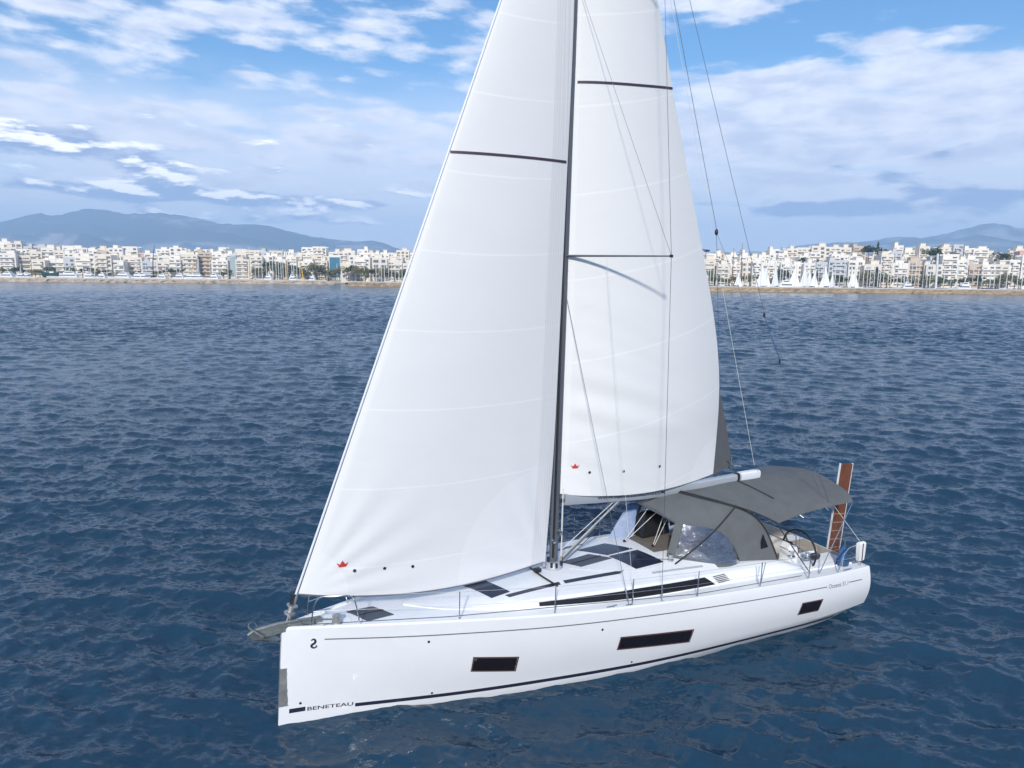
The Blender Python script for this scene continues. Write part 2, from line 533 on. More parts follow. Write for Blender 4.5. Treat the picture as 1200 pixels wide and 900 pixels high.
# ------------------------------------------------------------------ sea
def make_sea():
    h = CAM_H
    rr = [2.0]
    while rr[-1] < 700:
        r = rr[-1]
        rr.append(r + max(0.075, r * r / (F_PX * h) * (0.75 if r < 50 else max(0.13, 0.75 - (r - 50) * 0.009))))
    r = rr[-1]
    while r < 7200:
        r *= 1.25
        rr.append(r)
    rr = np.array(rr)
    dense = np.linspace(R(-48), R(48), 1250)
    coarse = np.linspace(R(48), R(312), 90)[1:-1]
    th = np.concatenate([dense, coarse])
    nr, nt = len(rr), len(th)
    Rg, Tg = np.meshgrid(rr, th, indexing='ij')
    X, Y = Rg * np.sin(Tg), Rg * np.cos(Tg)
    spc_r = np.gradient(rr)[:, None] * np.ones((1, nt))
    gap = np.concatenate([np.full(len(dense), dense[1] - dense[0]), np.full(len(coarse), coarse[1] - coarse[0])])[None, :]
    spc = np.maximum(np.minimum(spc_r, 3e3), Rg * gap)
    Z = np.zeros_like(X)
    DX, DY = np.zeros_like(X), np.zeros_like(X)
    g = np.random.default_rng(5)
    N = 90
    lam = np.exp(np.linspace(math.log(0.21), math.log(6.2), N)) * g.uniform(0.93, 1.07, N)
    for L in lam:
        kk = 2 * PI / L
        a = R(262) + g.normal(0, R(34))
        kx, ky = kk * math.cos(a), kk * math.sin(a)
        slope = 0.068 * (1.0 if L < 1.3 else (1.3 / L) ** 0.78)
        slope = slope * (1 + np.clip((Rg - 60) / 150, 0, 1.3) * min(1.0, max(0.0, (L - 1.5) / 2)))
        amp = slope / kk * g.uniform(0.6, 1.4)
        fade = np.clip((L / spc - 1.6) / 1.2, 0, 1)
        if fade.max() <= 0:
            continue
        ph = kx * X + ky * Y + g.uniform(0, 2 * PI)
        # slow groups so the chop comes in patches
        grp = 0.75 + 0.35 * np.sin(0.11 * kx / kk * X * 2.2 + 0.17 * Y + g.uniform(0, 6)) * np.sin(0.13 * X - 0.05 * Y + g.uniform(0, 6))
        A = amp * fade * grp
        c, s = np.cos(ph), np.sin(ph)
        Z += A * c
        DX -= 0.75 * A * s * kx / kk
        DY -= 0.75 * A * s * ky / kk
    # the hull damps the chop right beside it
    ca, sa = math.cos(THETA), math.sin(THETA)
    ls = (X + 4.767) * ca + (Y - 13.434) * sa
    lo = np.abs(-(X + 4.767) * sa + (Y - 13.434) * ca)
    dist = np.hypot(np.maximum(np.maximum(-ls, ls - 15), 0), np.maximum(lo - 1.9 * np.clip((ls + 0.5) / 7, 0.05, 1), 0))
    damp = 0.60 + 0.40 * np.clip((dist - 0.2) / 1.2, 0, 1)
    Z *= damp
    DX *= damp
    DY *= damp
    X, Y = X + DX, Y + DY
    co = np.stack([X, Y, Z], -1).reshape(-1, 3)
    co = np.concatenate([co, [[0, 0, 0]]]).astype(np.float32)
    i = np.arange(nr - 1)[:, None]
    j = np.arange(nt)[None, :]
    j2 = (j + 1) % nt
    q = np.stack([i * nt + j, (i + 1) * nt + j, (i + 1) * nt + j2, i * nt + j2], -1).reshape(-1, 4)
    tri = np.stack([np.full(nt, nr * nt), np.arange(nt), (np.arange(nt) + 1) % nt], -1)
    me = bpy.data.meshes.new('sea')
    me.vertices.add(len(co))
    me.vertices.foreach_set('co', co.ravel())
    nl = q.size + tri.size
    me.loops.add(nl)
    me.loops.foreach_set('vertex_index', np.concatenate([q.ravel(), tri.ravel()]).astype(np.int32))
    me.polygons.add(len(q) + len(tri))
    st = np.concatenate([np.arange(len(q)) * 4, q.size + np.arange(len(tri)) * 3]).astype(np.int32)
    me.polygons.foreach_set('loop_start', st)
    me.update(calc_edges=True)
    me.polygons.foreach_set('use_smooth', np.ones(len(me.polygons), bool))
    m = bpy.data.materials.new('sea_water')
    m.use_nodes = True
    t = NT(m.node_tree)
    b = t.n['Principled BSDF']
    co_ = t.add('ShaderNodeTexCoord').outputs['Object']
    big = t.noise(t.vmath('MULTIPLY', co_, (0.02, 0.05, 1)), 1.0, 3, 0.5)
    t.l.new(t.mix(big, (0.008, 0.035, 0.068, 1), (0.013, 0.050, 0.094, 1)), b.inputs['Base Color'])
    b.inputs['Roughness'].default_value = 0.14
    b.inputs['IOR'].default_value = 1.333
    def slopes(vec, scale, detail, amp):
        n = t.add('ShaderNodeTexNoise')
        t.l.new(vec, n.inputs['Vector'])
        n.inputs['Scale'].default_value = scale
        n.inputs['Detail'].default_value = detail
        n.inputs['Roughness'].default_value = 0.7
        c = t.vmath('SUBTRACT', n.outputs['Color'], (0.5, 0.5, 0.5))
        return t.vmath('MULTIPLY', c, (amp * 0.8, amp, 0))
    v = t.vmath('MULTIPLY', co_, (0.7, 1.3, 1.0))
    sl = t.vmath('ADD', slopes(v, 2.2, 3, 0.70), slopes(v, 8.5, 4, 1.05))
    nrm = t.add('ShaderNodeNewGeometry').outputs['Normal']
    t.l.new(t.vmath('NORMALIZE', t.vmath('ADD', nrm, sl)), b.inputs['Normal'])
    me.materials.append(m)
    o = link(bpy.data.objects.new('sea', me))
    tag(o, kind='structure')


make_sea()


# ------------------------------------------------------------------ far shore: hills, land, breakwater
def bearing(px, py):
    """direction of a bearing over the bay, scaled so that y = 1"""
    d = CF + CR * (px - 600) / F_PX - CU * (py - 450) / F_PX
    return d[0] / d[1], d[2] / d[1]


def horizon(px):
    return 319.0 + 0.01047 * (px - 600)


def at(px, Y, z=0.0):
    return Vector((bearing(px, horizon(px))[0] * Y, Y, z))


def height_at(px, py, Y):
    return CAM_H + bearing(px, py)[1] * Y


def lerp_tab(tab, x):
    return float(np.interp(x, [p[0] for p in tab], [p[1] for p in tab]))


RIDGE = [(-420, 292), (-300, 285), (-150, 270), (0, 261), (25, 256), (50, 250), (70, 253), (95, 246.5), (125, 246), (150, 250), (185, 250), (215, 252),
         (235, 256), (250, 260), (290, 263), (330, 268), (360, 276), (390, 280), (420, 283), (445, 283), (465, 291), (490, 296), (560, 302), (700, 304),
         (850, 299), (900, 294), (940, 287), (990, 284), (1010, 283), (1050, 277.5), (1080, 278), (1110, 272), (1160, 262), (1185, 266), (1200, 268), (1300, 272), (1500, 285), (1650, 295)]


def make_hills():
    ridge = spline([p[0] for p in RIDGE], [p[1] for p in RIDGE])
    g = np.random.default_rng(3)
    waves = [(g.uniform(0.004, 0.05), g.uniform(1, 9), g.uniform(0, 6.28), g.uniform(0.3, 1)) for _ in range(26)]
    rows = []
    nw = 40
    for k in range(nw + 12):
        w = k / nw
        row = []
        for px in np.arange(-420, 1651, 6.0):
            Y = 4200 + 2600 * w
            top = max(20.0, height_at(px, ridge(px), 6800)) * (1 + 0.006 * sum(math.sin(px * f_ + q_) for f_, q_ in ((0.11, 0), (0.23, 2), (0.41, 4), (0.7, 1))))
            base = top * (w ** 1.25 if w <= 1 else max(0.0, 1 - (w - 1) * 3.0))
            gul = sum(a * math.sin(f * px + c * w * 3 + p + 0.5 * math.sin(f * 2.3 * px)) for f, c, p, a in waves)
            base += gul * 16.0 * math.sin(PI * min(w, 1.0)) ** 0.8
            p = at(px, Y)
            row.append((p.x, Y, max(1.0, base)))
        rows.append(row)
    m = bpy.data.materials.new('hillside')
    m.use_nodes = True
    t = NT(m.node_tree)
    b = t.n['Principled BSDF']
    b.inputs['Roughness'].default_value = 0.95
    b.inputs['Specular IOR Level'].default_value = 0.1
    co = t.add('ShaderNodeTexCoord').outputs['Object']
    n1 = t.noise(t.vmath('MULTIPLY', co, (0.0011, 0.0006, 0.004)), 1.0, 5, 0.6, 0.6)
    n2 = t.noise(t.vmath('MULTIPLY', co, (0.012, 0.006, 0.03)), 1.0, 5, 0.65)
    sp = t.add('ShaderNodeSeparateXYZ')
    t.l.new(co, sp.inputs[0])
    low = t.step(sp.outputs[2], 330, 90)
    town = t.math('MULTIPLY', t.step(t.math('ADD', n1, t.math('MULTIPLY', low, 0.14)), 0.54, 0.64), t.step(n2, 0.25, 0.50))
    rock = t.mix(n2, (0.018, 0.032, 0.030, 1), (0.10, 0.105, 0.10, 1))
    t.l.new(t.mix(t.math('MULTIPLY', town, 0.8), rock, (0.40, 0.37, 0.34, 1)), b.inputs['Base Color'])
    o = MB().grid(rows).build('hills', m, smooth=180)
    tag(o, kind='structure')


make_hills()

WALL = [(-700, 470), (-325, 458), (-190, 476), (-118, 480)]
WALL2 = [(-100, 436), (-40, 432), (30, 415), (100, 396), (190, 395), (290, 393), (700, 380)]


def wall_y(x):
    tab = WALL + [(-101, 478)] + WALL2
    return float(np.interp(x, [p[0] for p in tab], [p[1] for p in tab]))


STONE = pmat('breakwater_stone', (0.34, 0.25, 0.15), 0.9, var=0.45, vscale=0.55, bump=0.8, bscale=1.2, stretch=(0.6, 0.6, 1.6))
STONE2 = pmat('pale_breakwater_stone', (0.42, 0.34, 0.25), 0.9, var=0.4, vscale=0.45, bump=0.8, bscale=1.0, stretch=(0.6, 0.6, 1.6))
CONC = pmat('concrete_cap', (0.56, 0.54, 0.50), 0.85, var=0.10, vscale=0.5)
GROUND = pmat('town_ground', (0.30, 0.26, 0.20), 0.9, var=0.3, vscale=0.05)


def hill_z(x, y):
    """rise of the land behind the marina: gentle on one side of the bay, steeper on the other"""
    d = y - wall_y(x)
    k = min(max((x + 40) / 180, 0), 1)
    return 2.0 + max(0.0, d - 85) * (0.045 * (1 - k) + 0.095 * k) * (1.0 if d < 330 else 330 / d)


def make_land():
    rows = []
    for d in [44, 46, 70, 90, 120, 160, 210, 260, 330, 450, 700, 1200, 2200, 4300]:
        row = []
        for x in np.linspace(-4200, 4200, 141):
            x = float(x)
            X = math.copysign(abs(x / 4200) ** 2 * 4200, x)
            y = wall_y(X) + d
            row.append((X, y, -1.0 if d == 44 else (2.0 if d == 46 else (hill_z(X, y) if d < 2000 else 10.0))))
        rows.append(row)
    tag(MB().grid(rows).build('land', GROUND, smooth=40), kind='structure')


make_land()


def breakwater(line, name, label, mat, top, batter, seed):
    g = np.random.default_rng(seed)
    root = empty(name, (line[0][0], line[0][1], 0))
    ox, oy = line[0]
    xs = np.arange(line[0][0], line[-1][0] + 0.1, 1.6)
    ys = np.interp(xs, [p[0] for p in line], [p[1] for p in line])
    rows = []
    for z, off in ((-1.2, -batter), (0.2, -batter * 0.6), (0.9, -batter * 0.42), (1.6, -batter * 0.25), (top - 0.5, -0.1), (top - 0.49, 0.6)):
        j = 0.0 if z > top - 0.6 else batter * 0.16
        rows.append([(float(x) - ox + g.normal(0, 0.2), float(y) - oy + off + g.normal(0, j + 0.01), z + g.normal(0, j * 0.5)) for x, y in zip(xs, ys)])
    MB().grid(rows).build('stone_face', mat, root, smooth=0)
    cap = [[(float(x) - ox, float(y) - oy + o, z) for x, y in zip(xs[::8], ys[::8])] for o, z in ((-0.25, top - 0.52), (-0.25, top), (5.0, top), (5.0, -1.0))]
    MB().grid(cap).build('cap', CONC, root, smooth=20)
    tag(root, label, 'breakwater')


breakwater(WALL, 'breakwater', 'long pale rubble breakwater ending beside the squarer pier wall', STONE2, 2.7, 3.0, 1)
breakwater(WALL2, 'breakwater', 'brown stone harbour wall whose square pier end stands before bare masts', STONE, 2.8, 1.6, 2)


# ------------------------------------------------------------------ town
def wallpaint(name, c):
    return pmat(name, c, 0.85, var=0.05, vscale=0.3)


PAINT = {'white': wallpaint('white_render', (0.83, 0.78, 0.70)), 'off-white': wallpaint('offwhite_render', (0.77, 0.70, 0.60)),
         'cream': wallpaint('cream_render', (0.74, 0.66, 0.54)), 'pale grey': wallpaint('grey_render', (0.56, 0.57, 0.58)),
         'beige': wallpaint('beige_render', (0.60, 0.49, 0.38)), 'pink': wallpaint('pink_render', (0.62, 0.42, 0.36)), 'ochre': wallpaint('ochre_render', (0.60, 0.40, 0.20))}
GLASSD = pmat('window_dark', (0.15, 0.16, 0.18), 0.25)
GLASSB = pmat('blue_curtain_glass', (0.07, 0.20, 0.30), 0.15)
GLASST = pmat('teal_curtain_glass', (0.34, 0.42, 0.45), 0.3)
AWN = pmat('awning', (0.55, 0.38, 0.25), 0.8)
ROOFRED = pmat('roof_tile', (0.42, 0.15, 0.08), 0.8, var=0.2, vscale=1)

_b = MB().box((0, -0.65, 0.09), (1, 1.3, 0.18)).box((0, -1.26, 0.62), (1, 0.08, 0.90))
BALC = {}
for k_, m_ in PAINT.items():
    o_ = _b.build('balcony', m_, smooth=0)
    BALC[k_] = o_.data
    bpy.data.objects.remove(o_)
o_ = MB().box((0, -0.03, 0), (1, 0.10, 1)).build('window', GLASSD, smooth=0)
WIN_ME = o_.data
bpy.data.objects.remove(o_)


def child(name, me, parent, loc, scale=(1, 1, 1)):
    o = link(bpy.data.objects.new(name, me))
    o.parent = parent
    o.location = loc
    o.scale = scale
    return o


NUM = ('no', 'one', 'two', 'three', 'four', 'five', 'six', 'seven', 'eight', 'nine', 'ten', 'eleven', 'twelve')
ORD = ('first second third fourth fifth sixth seventh eighth ninth tenth eleventh twelfth thirteenth fourteenth fifteenth sixteenth seventeenth eighteenth nineteenth twentieth '
       'twenty-first twenty-second twenty-third twenty-fourth twenty-fifth twenty-sixth twenty-seventh twenty-eighth twenty-ninth thirtieth thirty-first thirty-second thirty-third thirty-fourth '
       'thirty-fifth thirty-sixth thirty-seventh thirty-eighth thirty-ninth fortieth forty-first forty-second forty-third forty-fourth forty-fifth forty-sixth forty-seventh forty-eighth forty-ninth fiftieth fifty-first fifty-second fifty-third fifty-fourth fifty-fifth fifty-sixth fifty-seventh fifty-eighth fifty-ninth sixtieth '
       'sixty-first sixty-second sixty-third sixty-fourth sixty-fifth sixty-sixth sixty-seventh sixty-eighth sixty-ninth seventieth seventy-first seventy-second seventy-third seventy-fourth seventy-fifth seventy-sixth seventy-seventh seventy-eighth seventy-ninth eightieth').split()


def building(px0, px1, Y, py_top, colour, label, rows_shown, rg, special=None):
    c = at((px0 + px1) / 2, Y)
    wdt = (px1 - px0) / F_PX * Y * 0.97
    base = hill_z(c.x, Y) - 1.0
    top = height_at((px0 + px1) / 2, py_top, Y)
    H = max(9.0, top - base)
    dep = rg.uniform(11, 16)
    fl = 3.05
    ns = max(3, int(round(H / fl)))
    fl = H / ns
    mb = MB().box((0, dep / 2, H / 2), (wdt, dep, H))
    mb.box((0, 0.15, H + 0.35), (wdt, 0.3, 0.7)).box((0, dep - 0.15, H + 0.35), (wdt, 0.3, 0.7))
    o = mb.build('apartment_building', PAINT[colour], smooth=0)
    o.location = (c.x, Y, base)
    o.rotation_euler = (0, 0, rg.normal(0, 0.06) - math.atan2(c.x, Y) * 0.5)
    tag(o, label, 'building', 'apartment buildings of the shore town')
    if rg.random() < 0.75 and special is None:
        w2 = wdt * rg.uniform(0.25, 0.55)
        h2 = rg.uniform(2.2, 3.2)
        x2 = rg.uniform(-0.5, 0.5) * (wdt - w2)
        r = MB().box((x2, dep * 0.5, H + h2 / 2), (w2, dep * 0.5, h2)).box((x2, dep * 0.5, H + h2 + 0.12), (w2 + 0.6, dep * 0.55, 0.24)).build('rooftop_room', PAINT[colour], o, smooth=0)
    if rg.random() < 0.35:
        MB().tube([(wdt * 0.3, 4, H), (wdt * 0.3, 4, H + rg.uniform(3, 5))], 0.10, 5).build('aerial', WIRE, o)
    if special == 'glass':
        MB().box((0, -0.05, H * 0.55), (wdt * 0.92, 0.2, H * 0.80)).build('glass_front', GLASSB if colour != 'pale grey' else GLASST, o, smooth=0)
        return o
    bays = max(2, int(wdt / 3.6))
    bays = min(bays, 3)
    lo = max(1, ns - rows_shown)
    style = rg.choice(3, p=(0.5, 0.3, 0.2))
    bw = wdt * rg.uniform(0.60, 0.98)
    bx = rg.uniform(-0.5, 0.5) * (wdt - bw)
    for k in range(lo, ns):
        zf = k * fl
        if style != 2:
            child('balcony', BALC[colour], o, (bx, 0, zf), (bw, 1.0, 1.0))
        for q in range(bays):
            xw = (q + 0.5) / bays * wdt - wdt / 2
            if rg.random() < 0.10:
                continue
            ww = wdt / bays * rg.uniform(0.42, 0.74)
            hh = fl * rg.uniform(0.42, 0.62)
            child('window', WIN_ME, o, (xw + rg.normal(0, 0.15), 0, zf + 0.35 + hh / 2 + (0 if style != 2 else 0.3)), (ww, 1, hh))
    return o


SKY_L = [(-120, 286), (0, 286), (15, 285), (25, 287), (32, 289), (60, 288), (75, 287), (90, 290), (110, 292), (140, 290), (165, 293), (190, 293), (225, 292), (240, 290), (255, 292), (300, 293),
         (330, 294), (365, 292), (380, 291), (400, 293), (420, 295), (450, 294), (470, 296), (500, 296)]
SKY_R = [(800, 298), (840, 297), (890, 297), (905, 298), (912, 293), (930, 293), (936, 297), (946, 291), (965, 290), (973, 296), (978, 292), (990, 293), (999, 288), (1013, 288), (1016, 300), (1028, 300), (1031, 290), (1060, 290),
         (1085, 290), (1090, 302), (1098, 302), (1101, 285), (1120, 285), (1124, 293), (1150, 294), (1153, 290), (1162, 290), (1166, 298), (1176, 298), (1178, 294), (1200, 292), (1330, 290)]

row_names = {0: "in the town's front row", 1: "in the town's second row", 2: 'on the skyline'}
COLS = ['white', 'off-white', 'cream', 'pale grey', 'beige', 'pink', 'ochre']
SPECIALS = {(0, 'L'): [(270, 276, 299, 'pale grey', 'glass'), (386, 399, 300, 'white', 'glass')], (0, 'R'): []}


def make_town():
    rg = np.random.default_rng(21)
    for side, tab, a, b in (('L', SKY_L, -20, 500), ('R', SKY_R, 806, 1222)):
        for row, dy, wlo, whi in ((0, 66, 10, 21), (1, 112, 9, 18), (2, 175, 8, 17)):
            x = a + (0, 6, 3)[row]
            items = []
            for sp in SPECIALS.get((row, side), []):
                items.append(sp)
            while x < b:
                w = rg.uniform(wlo, whi)
                hit = [sp for sp in SPECIALS.get((row, side), []) if x < sp[1] and x + w > sp[0]]
                if hit:
                    if hit[0][0] - x > 8:
                        items.append((x, hit[0][0] - 0.4, None, None, None))
                    x = hit[0][1] + 0.4
                    continue
                items.append((x, x + w, None, None, None))
                x += w + (rg.uniform(0.3, 2.5) if row == 0 else rg.uniform(0, 0.8) if row == 1 else rg.choice([0, 0.5, 3.0]))
            items.sort()
            order = items[::-1] if side == 'L' else items          # counted outwards from the sails
            for i, it in enumerate(order):
                x0, x1, pt, colour, spc = it
                xm = (x0 + x1) / 2
                Y = wall_y(at(xm, 430).x) + dy + rg.uniform(-6, 10)
                lo = min(lerp_tab(tab, q) for q in np.linspace(x0, x1, 5))
                hi = max(lerp_tab(tab, q) for q in np.linspace(x0, x1, 5))
                if pt is None:
                    if row == 2:
                        pt = 0.7 * lo + 0.3 * hi + rg.choice([-1.5, 0.0, 1.0, 2.5, 4.5])
                    elif row == 1:
                        pt = hi + rg.uniform(1, 11) * (1.25 if side == 'R' else 0.9)
                    else:
                        pt = min(hi + rg.uniform(5, 19) * (1.35 if side == 'R' else 0.85), 311)
                    p = (0.52, 0.26, 0.08, 0.08, 0.035, 0.015, 0.01)
                    colour = COLS[rg.choice(7, p=p)]
                    if row == 0 and colour in ('pink', 'ochre'):
                        colour = 'cream'
                st = max(3, int(round((height_at(xm, pt, Y) - hill_z(at(xm, Y).x, Y) + 1.0) / 3.05)))
                st = NUM[min(st, 12)]
                out = 'genoa luff' if side == 'L' else 'mainsail leech'
                kind = {'glass': 'block with blue glass'}.get(spc, st + ' storey block')
                if spc == 'glass' and colour == 'pale grey':
                    kind = 'teal glass slab'
                lab = '%s %s %s, %s out from %s' % (colour, kind, row_names[row], ORD[min(i, 47)], out)
                building(x0, x1, Y, pt, colour, lab, (6, 4, 3)[row], rg, spc)


    # blocks standing behind the sails as seen from here
    for row, dy in ((0, 70), (1, 118)):
        x, i = 503.0, 0
        while x < 802:
            w = rg.uniform(16, 26)
            Y = wall_y(at(x + w / 2, 430).x) + dy + rg.uniform(-6, 10)
            colour = COLS[rg.choice(4)]
            building(x, x + w, Y, 296 + rg.uniform(0, 6) + (6 if row == 0 else 0), colour, '%s block %s, %s from the genoa luff behind the sails' % (colour, row_names[row], ORD[i]), 3, rg)
            x += w + 1
            i += 1


make_town()


# ------------------------------------------------------------------ trees of the shore
BARK = pmat('bark', (0.12, 0.09, 0.06), 0.9, var=0.3, vscale=6)


def leafmat(name, c):
    return pmat(name, c, 0.7, var=0.5, vscale=0.9)


LEAF = [leafmat('pine_needles', (0.055, 0.08, 0.035)), leafmat('broad_leaves', (0.12, 0.145, 0.055)), leafmat('dry_leaves', (0.20, 0.18, 0.075)), leafmat('cypress_leaves', (0.04, 0.06, 0.035)), leafmat('palm_leaves', (0.07, 0.085, 0.035))]


def crown_mesh(kind, seed):
    g = np.random.default_rng(seed)
    mb = MB()
    n = {'pine': 420, 'round': 420, 'cypress': 300}[kind]
    lumps = [(g.normal(0, 0.55, 3) * (1, 1, 0.6), g.uniform(0.35, 0.6)) for _ in range(9)]
    for _ in range(n):
        if kind == 'cypress':
            h = g.uniform(0, 1)
            r = 0.20 * math.sin(PI * min(1, h * 0.9 + 0.12)) ** 0.7
            a = g.uniform(0, 6.28)
            q = np.array([r * math.cos(a), r * math.sin(a), h * 2 - 1])
            s = 0.10
        else:
            c, r = lumps[g.integers(0, 9)]
            d = g.normal(0, 1, 3)
            d /= np.linalg.norm(d)
            q = c + d * r * g.uniform(0.6, 1.05)
            if kind == 'pine':
                q[2] *= 0.62
            s = 0.15
        u, v = g.normal(0, 1, 3), g.normal(0, 1, 3)
        u = u / np.linalg.norm(u) * s
        v = v / np.linalg.norm(v) * s
        mb.add([q - u, q + v * 0.7, q + u, q - v * 0.7], [(0, 1, 2, 3)])
    return mb


CROWNS = {}
for kind_, mi in (('pine', 0), ('round', 1), ('round', 2), ('cypress', 3)):
    for sd_ in (1, 2):
        o_ = crown_mesh(kind_, sd_ + mi * 7).build('crown', LEAF[mi], smooth=0)
        CROWNS.setdefault((kind_, mi), []).append(o_.data)
        bpy.data.objects.remove(o_)
g_ = np.random.default_rng(4)
pm_ = MB()
for k_ in range(26):
    a_, e_ = g_.uniform(0, 6.28), g_.uniform(-0.5, 1.1)
    L_ = g_.uniform(0.85, 1.1)
    dx_, dy_ = math.cos(a_), math.sin(a_)
    pts_ = [(dx_ * L_ * t_ * math.cos(e_ - t_), dy_ * L_ * t_ * math.cos(e_ - t_), L_ * t_ * math.sin(e_ - t_ * 0.9)) for t_ in (0, 0.35, 0.7, 1.0)]
    rows_ = [[(p[0] - dy_ * w_, p[1] + dx_ * w_, p[2]) for p, w_ in zip(pts_, (sg * 0.04, sg * 0.15, sg * 0.11, sg * 0.01))] for sg in (-1, 1)]
    pm_.grid(rows_)
o_ = pm_.build('crown', LEAF[4], smooth=0)
CROWNS[('palm', 4)] = [o_.data]
bpy.data.objects.remove(o_)
o_ = MB().tube([(0, 0, 0), (0.02, 0.01, 0.5), (0, 0, 1)], [0.05, 0.035, 0.02], 7).build('trunk', BARK)
TRUNK = o_.data
bpy.data.objects.remove(o_)


def tree(name, px, dy, h, w, key, label, rg, lift=0.0):
    x = at(px, 430).x
    Y = wall_y(x) + dy
    p = at(px, Y)
    z = hill_z(p.x, Y) - 0.2 + lift
    root = empty(name, (p.x, Y, z), rg.uniform(0, 6.28))
    tag(root, label, 'tree', 'trees of the shore town')
    kind = key[0]
    if kind == 'cypress':
        child('trunk', TRUNK, root, (0, 0, 0), (3, 3, h * 0.5))
        child('crown', CROWNS[key][int(rg.integers(0, 2))], root, (0, 0, h * 0.53), (w * 2, w * 2, h * 0.48))
    elif kind == 'palm':
        child('trunk', TRUNK, root, (0, 0, 0), (5, 5, h * 0.8))
        child('crown', CROWNS[key][0], root, (0, 0, h * 0.78), (w, w, h * 0.3))
    else:
        ch = h * (0.62 if kind == 'round' else 0.55)
        child('trunk', TRUNK, root, (0, 0, 0), (6, 6, h * 0.62))
        child('crown', CROWNS[key][int(rg.integers(0, 2))], root, (0, 0, h - ch * 0.5), (w * 0.55, w * 0.55, ch * 0.55))


def make_trees():
    rg = np.random.default_rng(9)
    kinds = {'r': ('broad_leaved_tree', ('round', 1), 'green broad-leaved tree'), 'd': ('broad_leaved_tree', ('round', 2), 'yellowish broad-leaved tree'),
             'p': ('pine_tree', ('pine', 0), 'dark umbrella pine'), 'c': ('cypress_tree', ('cypress', 3), 'slim dark cypress'), 'm': ('palm_tree', ('palm', 4), 'shaggy palm')}
    L = [(2, 'd', 7, 7), (13, 'r', 8, 6), (18, 'p', 8, 7), (36, 'd', 6, 6), (41, 'd', 6, 5), (46, 'd', 6, 5), (54, 'm', 9, 3.5), (60, 'm', 9, 3.5), (65, 'm', 8, 3.2), (82, 'r', 9, 6), (96, 'm', 8, 3), (104, 'm', 9, 3.6), (109, 'd', 8, 5),
         (116, 'r', 6, 5), (124, 'p', 7, 5), (137, 'r', 6, 4), (152, 'd', 5, 4), (162, 'm', 7, 3), (183, 'd', 6, 5), (190, 'd', 7, 5), (200, 'p', 8, 5), (208, 'p', 8, 5), (236, 'r', 6, 4), (262, 'r', 7, 6), (268, 'd', 8, 5), (308, 'd', 9, 5),
         (316, 'p', 15, 7), (322, 'r', 14, 9), (329, 'r', 14, 9), (334, 'd', 12, 6), (343, 'p', 12, 6), (350, 'r', 11, 6), (361, 'r', 11, 8), (368, 'd', 13, 8), (374, 'p', 12, 6), (382, 'r', 9, 6), (404, 'p', 11, 6), (414, 'p', 12, 6), (428, 'r', 8, 6),
         (444, 'd', 10, 7), (453, 'r', 10, 7), (462, 'd', 8, 5), (474, 'r', 9, 6)]
    Rr = [(826, 'p', 11, 6), (832, 'r', 12, 5), (843, 'r', 8, 5), (862, 'r', 8, 5), (879, 'd', 8, 5), (913, 'p', 10, 6), (919, 'p', 12, 6), (925, 'p', 9, 6), (951, 'c', 11, 2.6), (957, 'c', 10, 2.5), (985, 'p', 8, 5), (1005, 'd', 9, 6), (1012, 'd', 10, 6), (1019, 'r', 12, 6),
          (1027, 'c', 13, 2.6), (1033, 'r', 10, 6), (1040, 'd', 8, 5), (1068, 'r', 8, 6), (1085, 'd', 9, 6), (1103, 'p', 7, 5), (1132, 'p', 7, 5), (1140, 'p', 8, 6), (1147, 'p', 9, 5), (1160, 'd', 6, 4), (1168, 'r', 9, 6), (1175, 'd', 10, 6), (1182, 'd', 10, 6), (1190, 'r', 9, 6)]
    for q in np.arange(299, 488, 5.2):
        if all(abs(q - p[0]) > 2.5 for p in L):
            L.append((float(q), 'rdpd'[int(rg.integers(0, 4))], rg.uniform(7, 11), rg.uniform(4.5, 7)))
    for q in np.arange(828, 1210, 9.0):
        if all(abs(q - p[0]) > 3.5 for p in Rr):
            Rr.append((float(q), 'rdpr'[int(rg.integers(0, 4))], rg.uniform(5, 9), rg.uniform(4.5, 7)))
    L.sort()
    Rr.sort()
    for tab, ref in ((L[::-1], 'genoa luff'), (Rr, 'mainsail leech')):
        for i, (px, k, h, w) in enumerate(tab):
            nm, key, txt = kinds[k]
            tree(nm, px, rg.uniform(47, 57), h, w, key, '%s behind the breakwater, %s tree out from the %s' % (txt, ORD[i], ref), rg)
    # trees between the blocks up the slope
    for i, (px, py, k, h, w, txt) in enumerate([(942, 305, 'p', 9, 9, 'round dark pine above the white sails'), (1016, 293, 'p', 13, 12, 'big dark pine standing between skyline blocks'), (1026, 292, 'c', 16, 3, 'tall thin cypress beside the big skyline pine'),
                                                (1030, 297, 'c', 13, 3, 'shorter cypress beside the tall thin one'), (1095, 297, 'p', 14, 10, 'dark pine below the tallest skyline block'), (1100, 303, 'p', 12, 9, 'lower dark pine on the slope under the tallest block'), (1091, 292, 'r', 11, 8, 'green tree at the top of the wooded gap'),
                                                (1172, 300, 'p', 11, 9, 'dark pine on the slope between two cream blocks'), (1177, 299, 'r', 9, 7, 'green tree touching the slope pine'), (826, 294, 'p', 6, 6, 'small pine on the skyline beside the mainsail leech')]):
        nm, key, _ = kinds[k]
        dy = 104.0
        x = at(px, 430).x
        Y = wall_y(x) + dy
        z = height_at(px, py, Y) - h * 0.7
        tree(nm, px, dy, h, w, key, txt, rg, lift=z - hill_z(at(px, Y).x, Y))


make_trees()


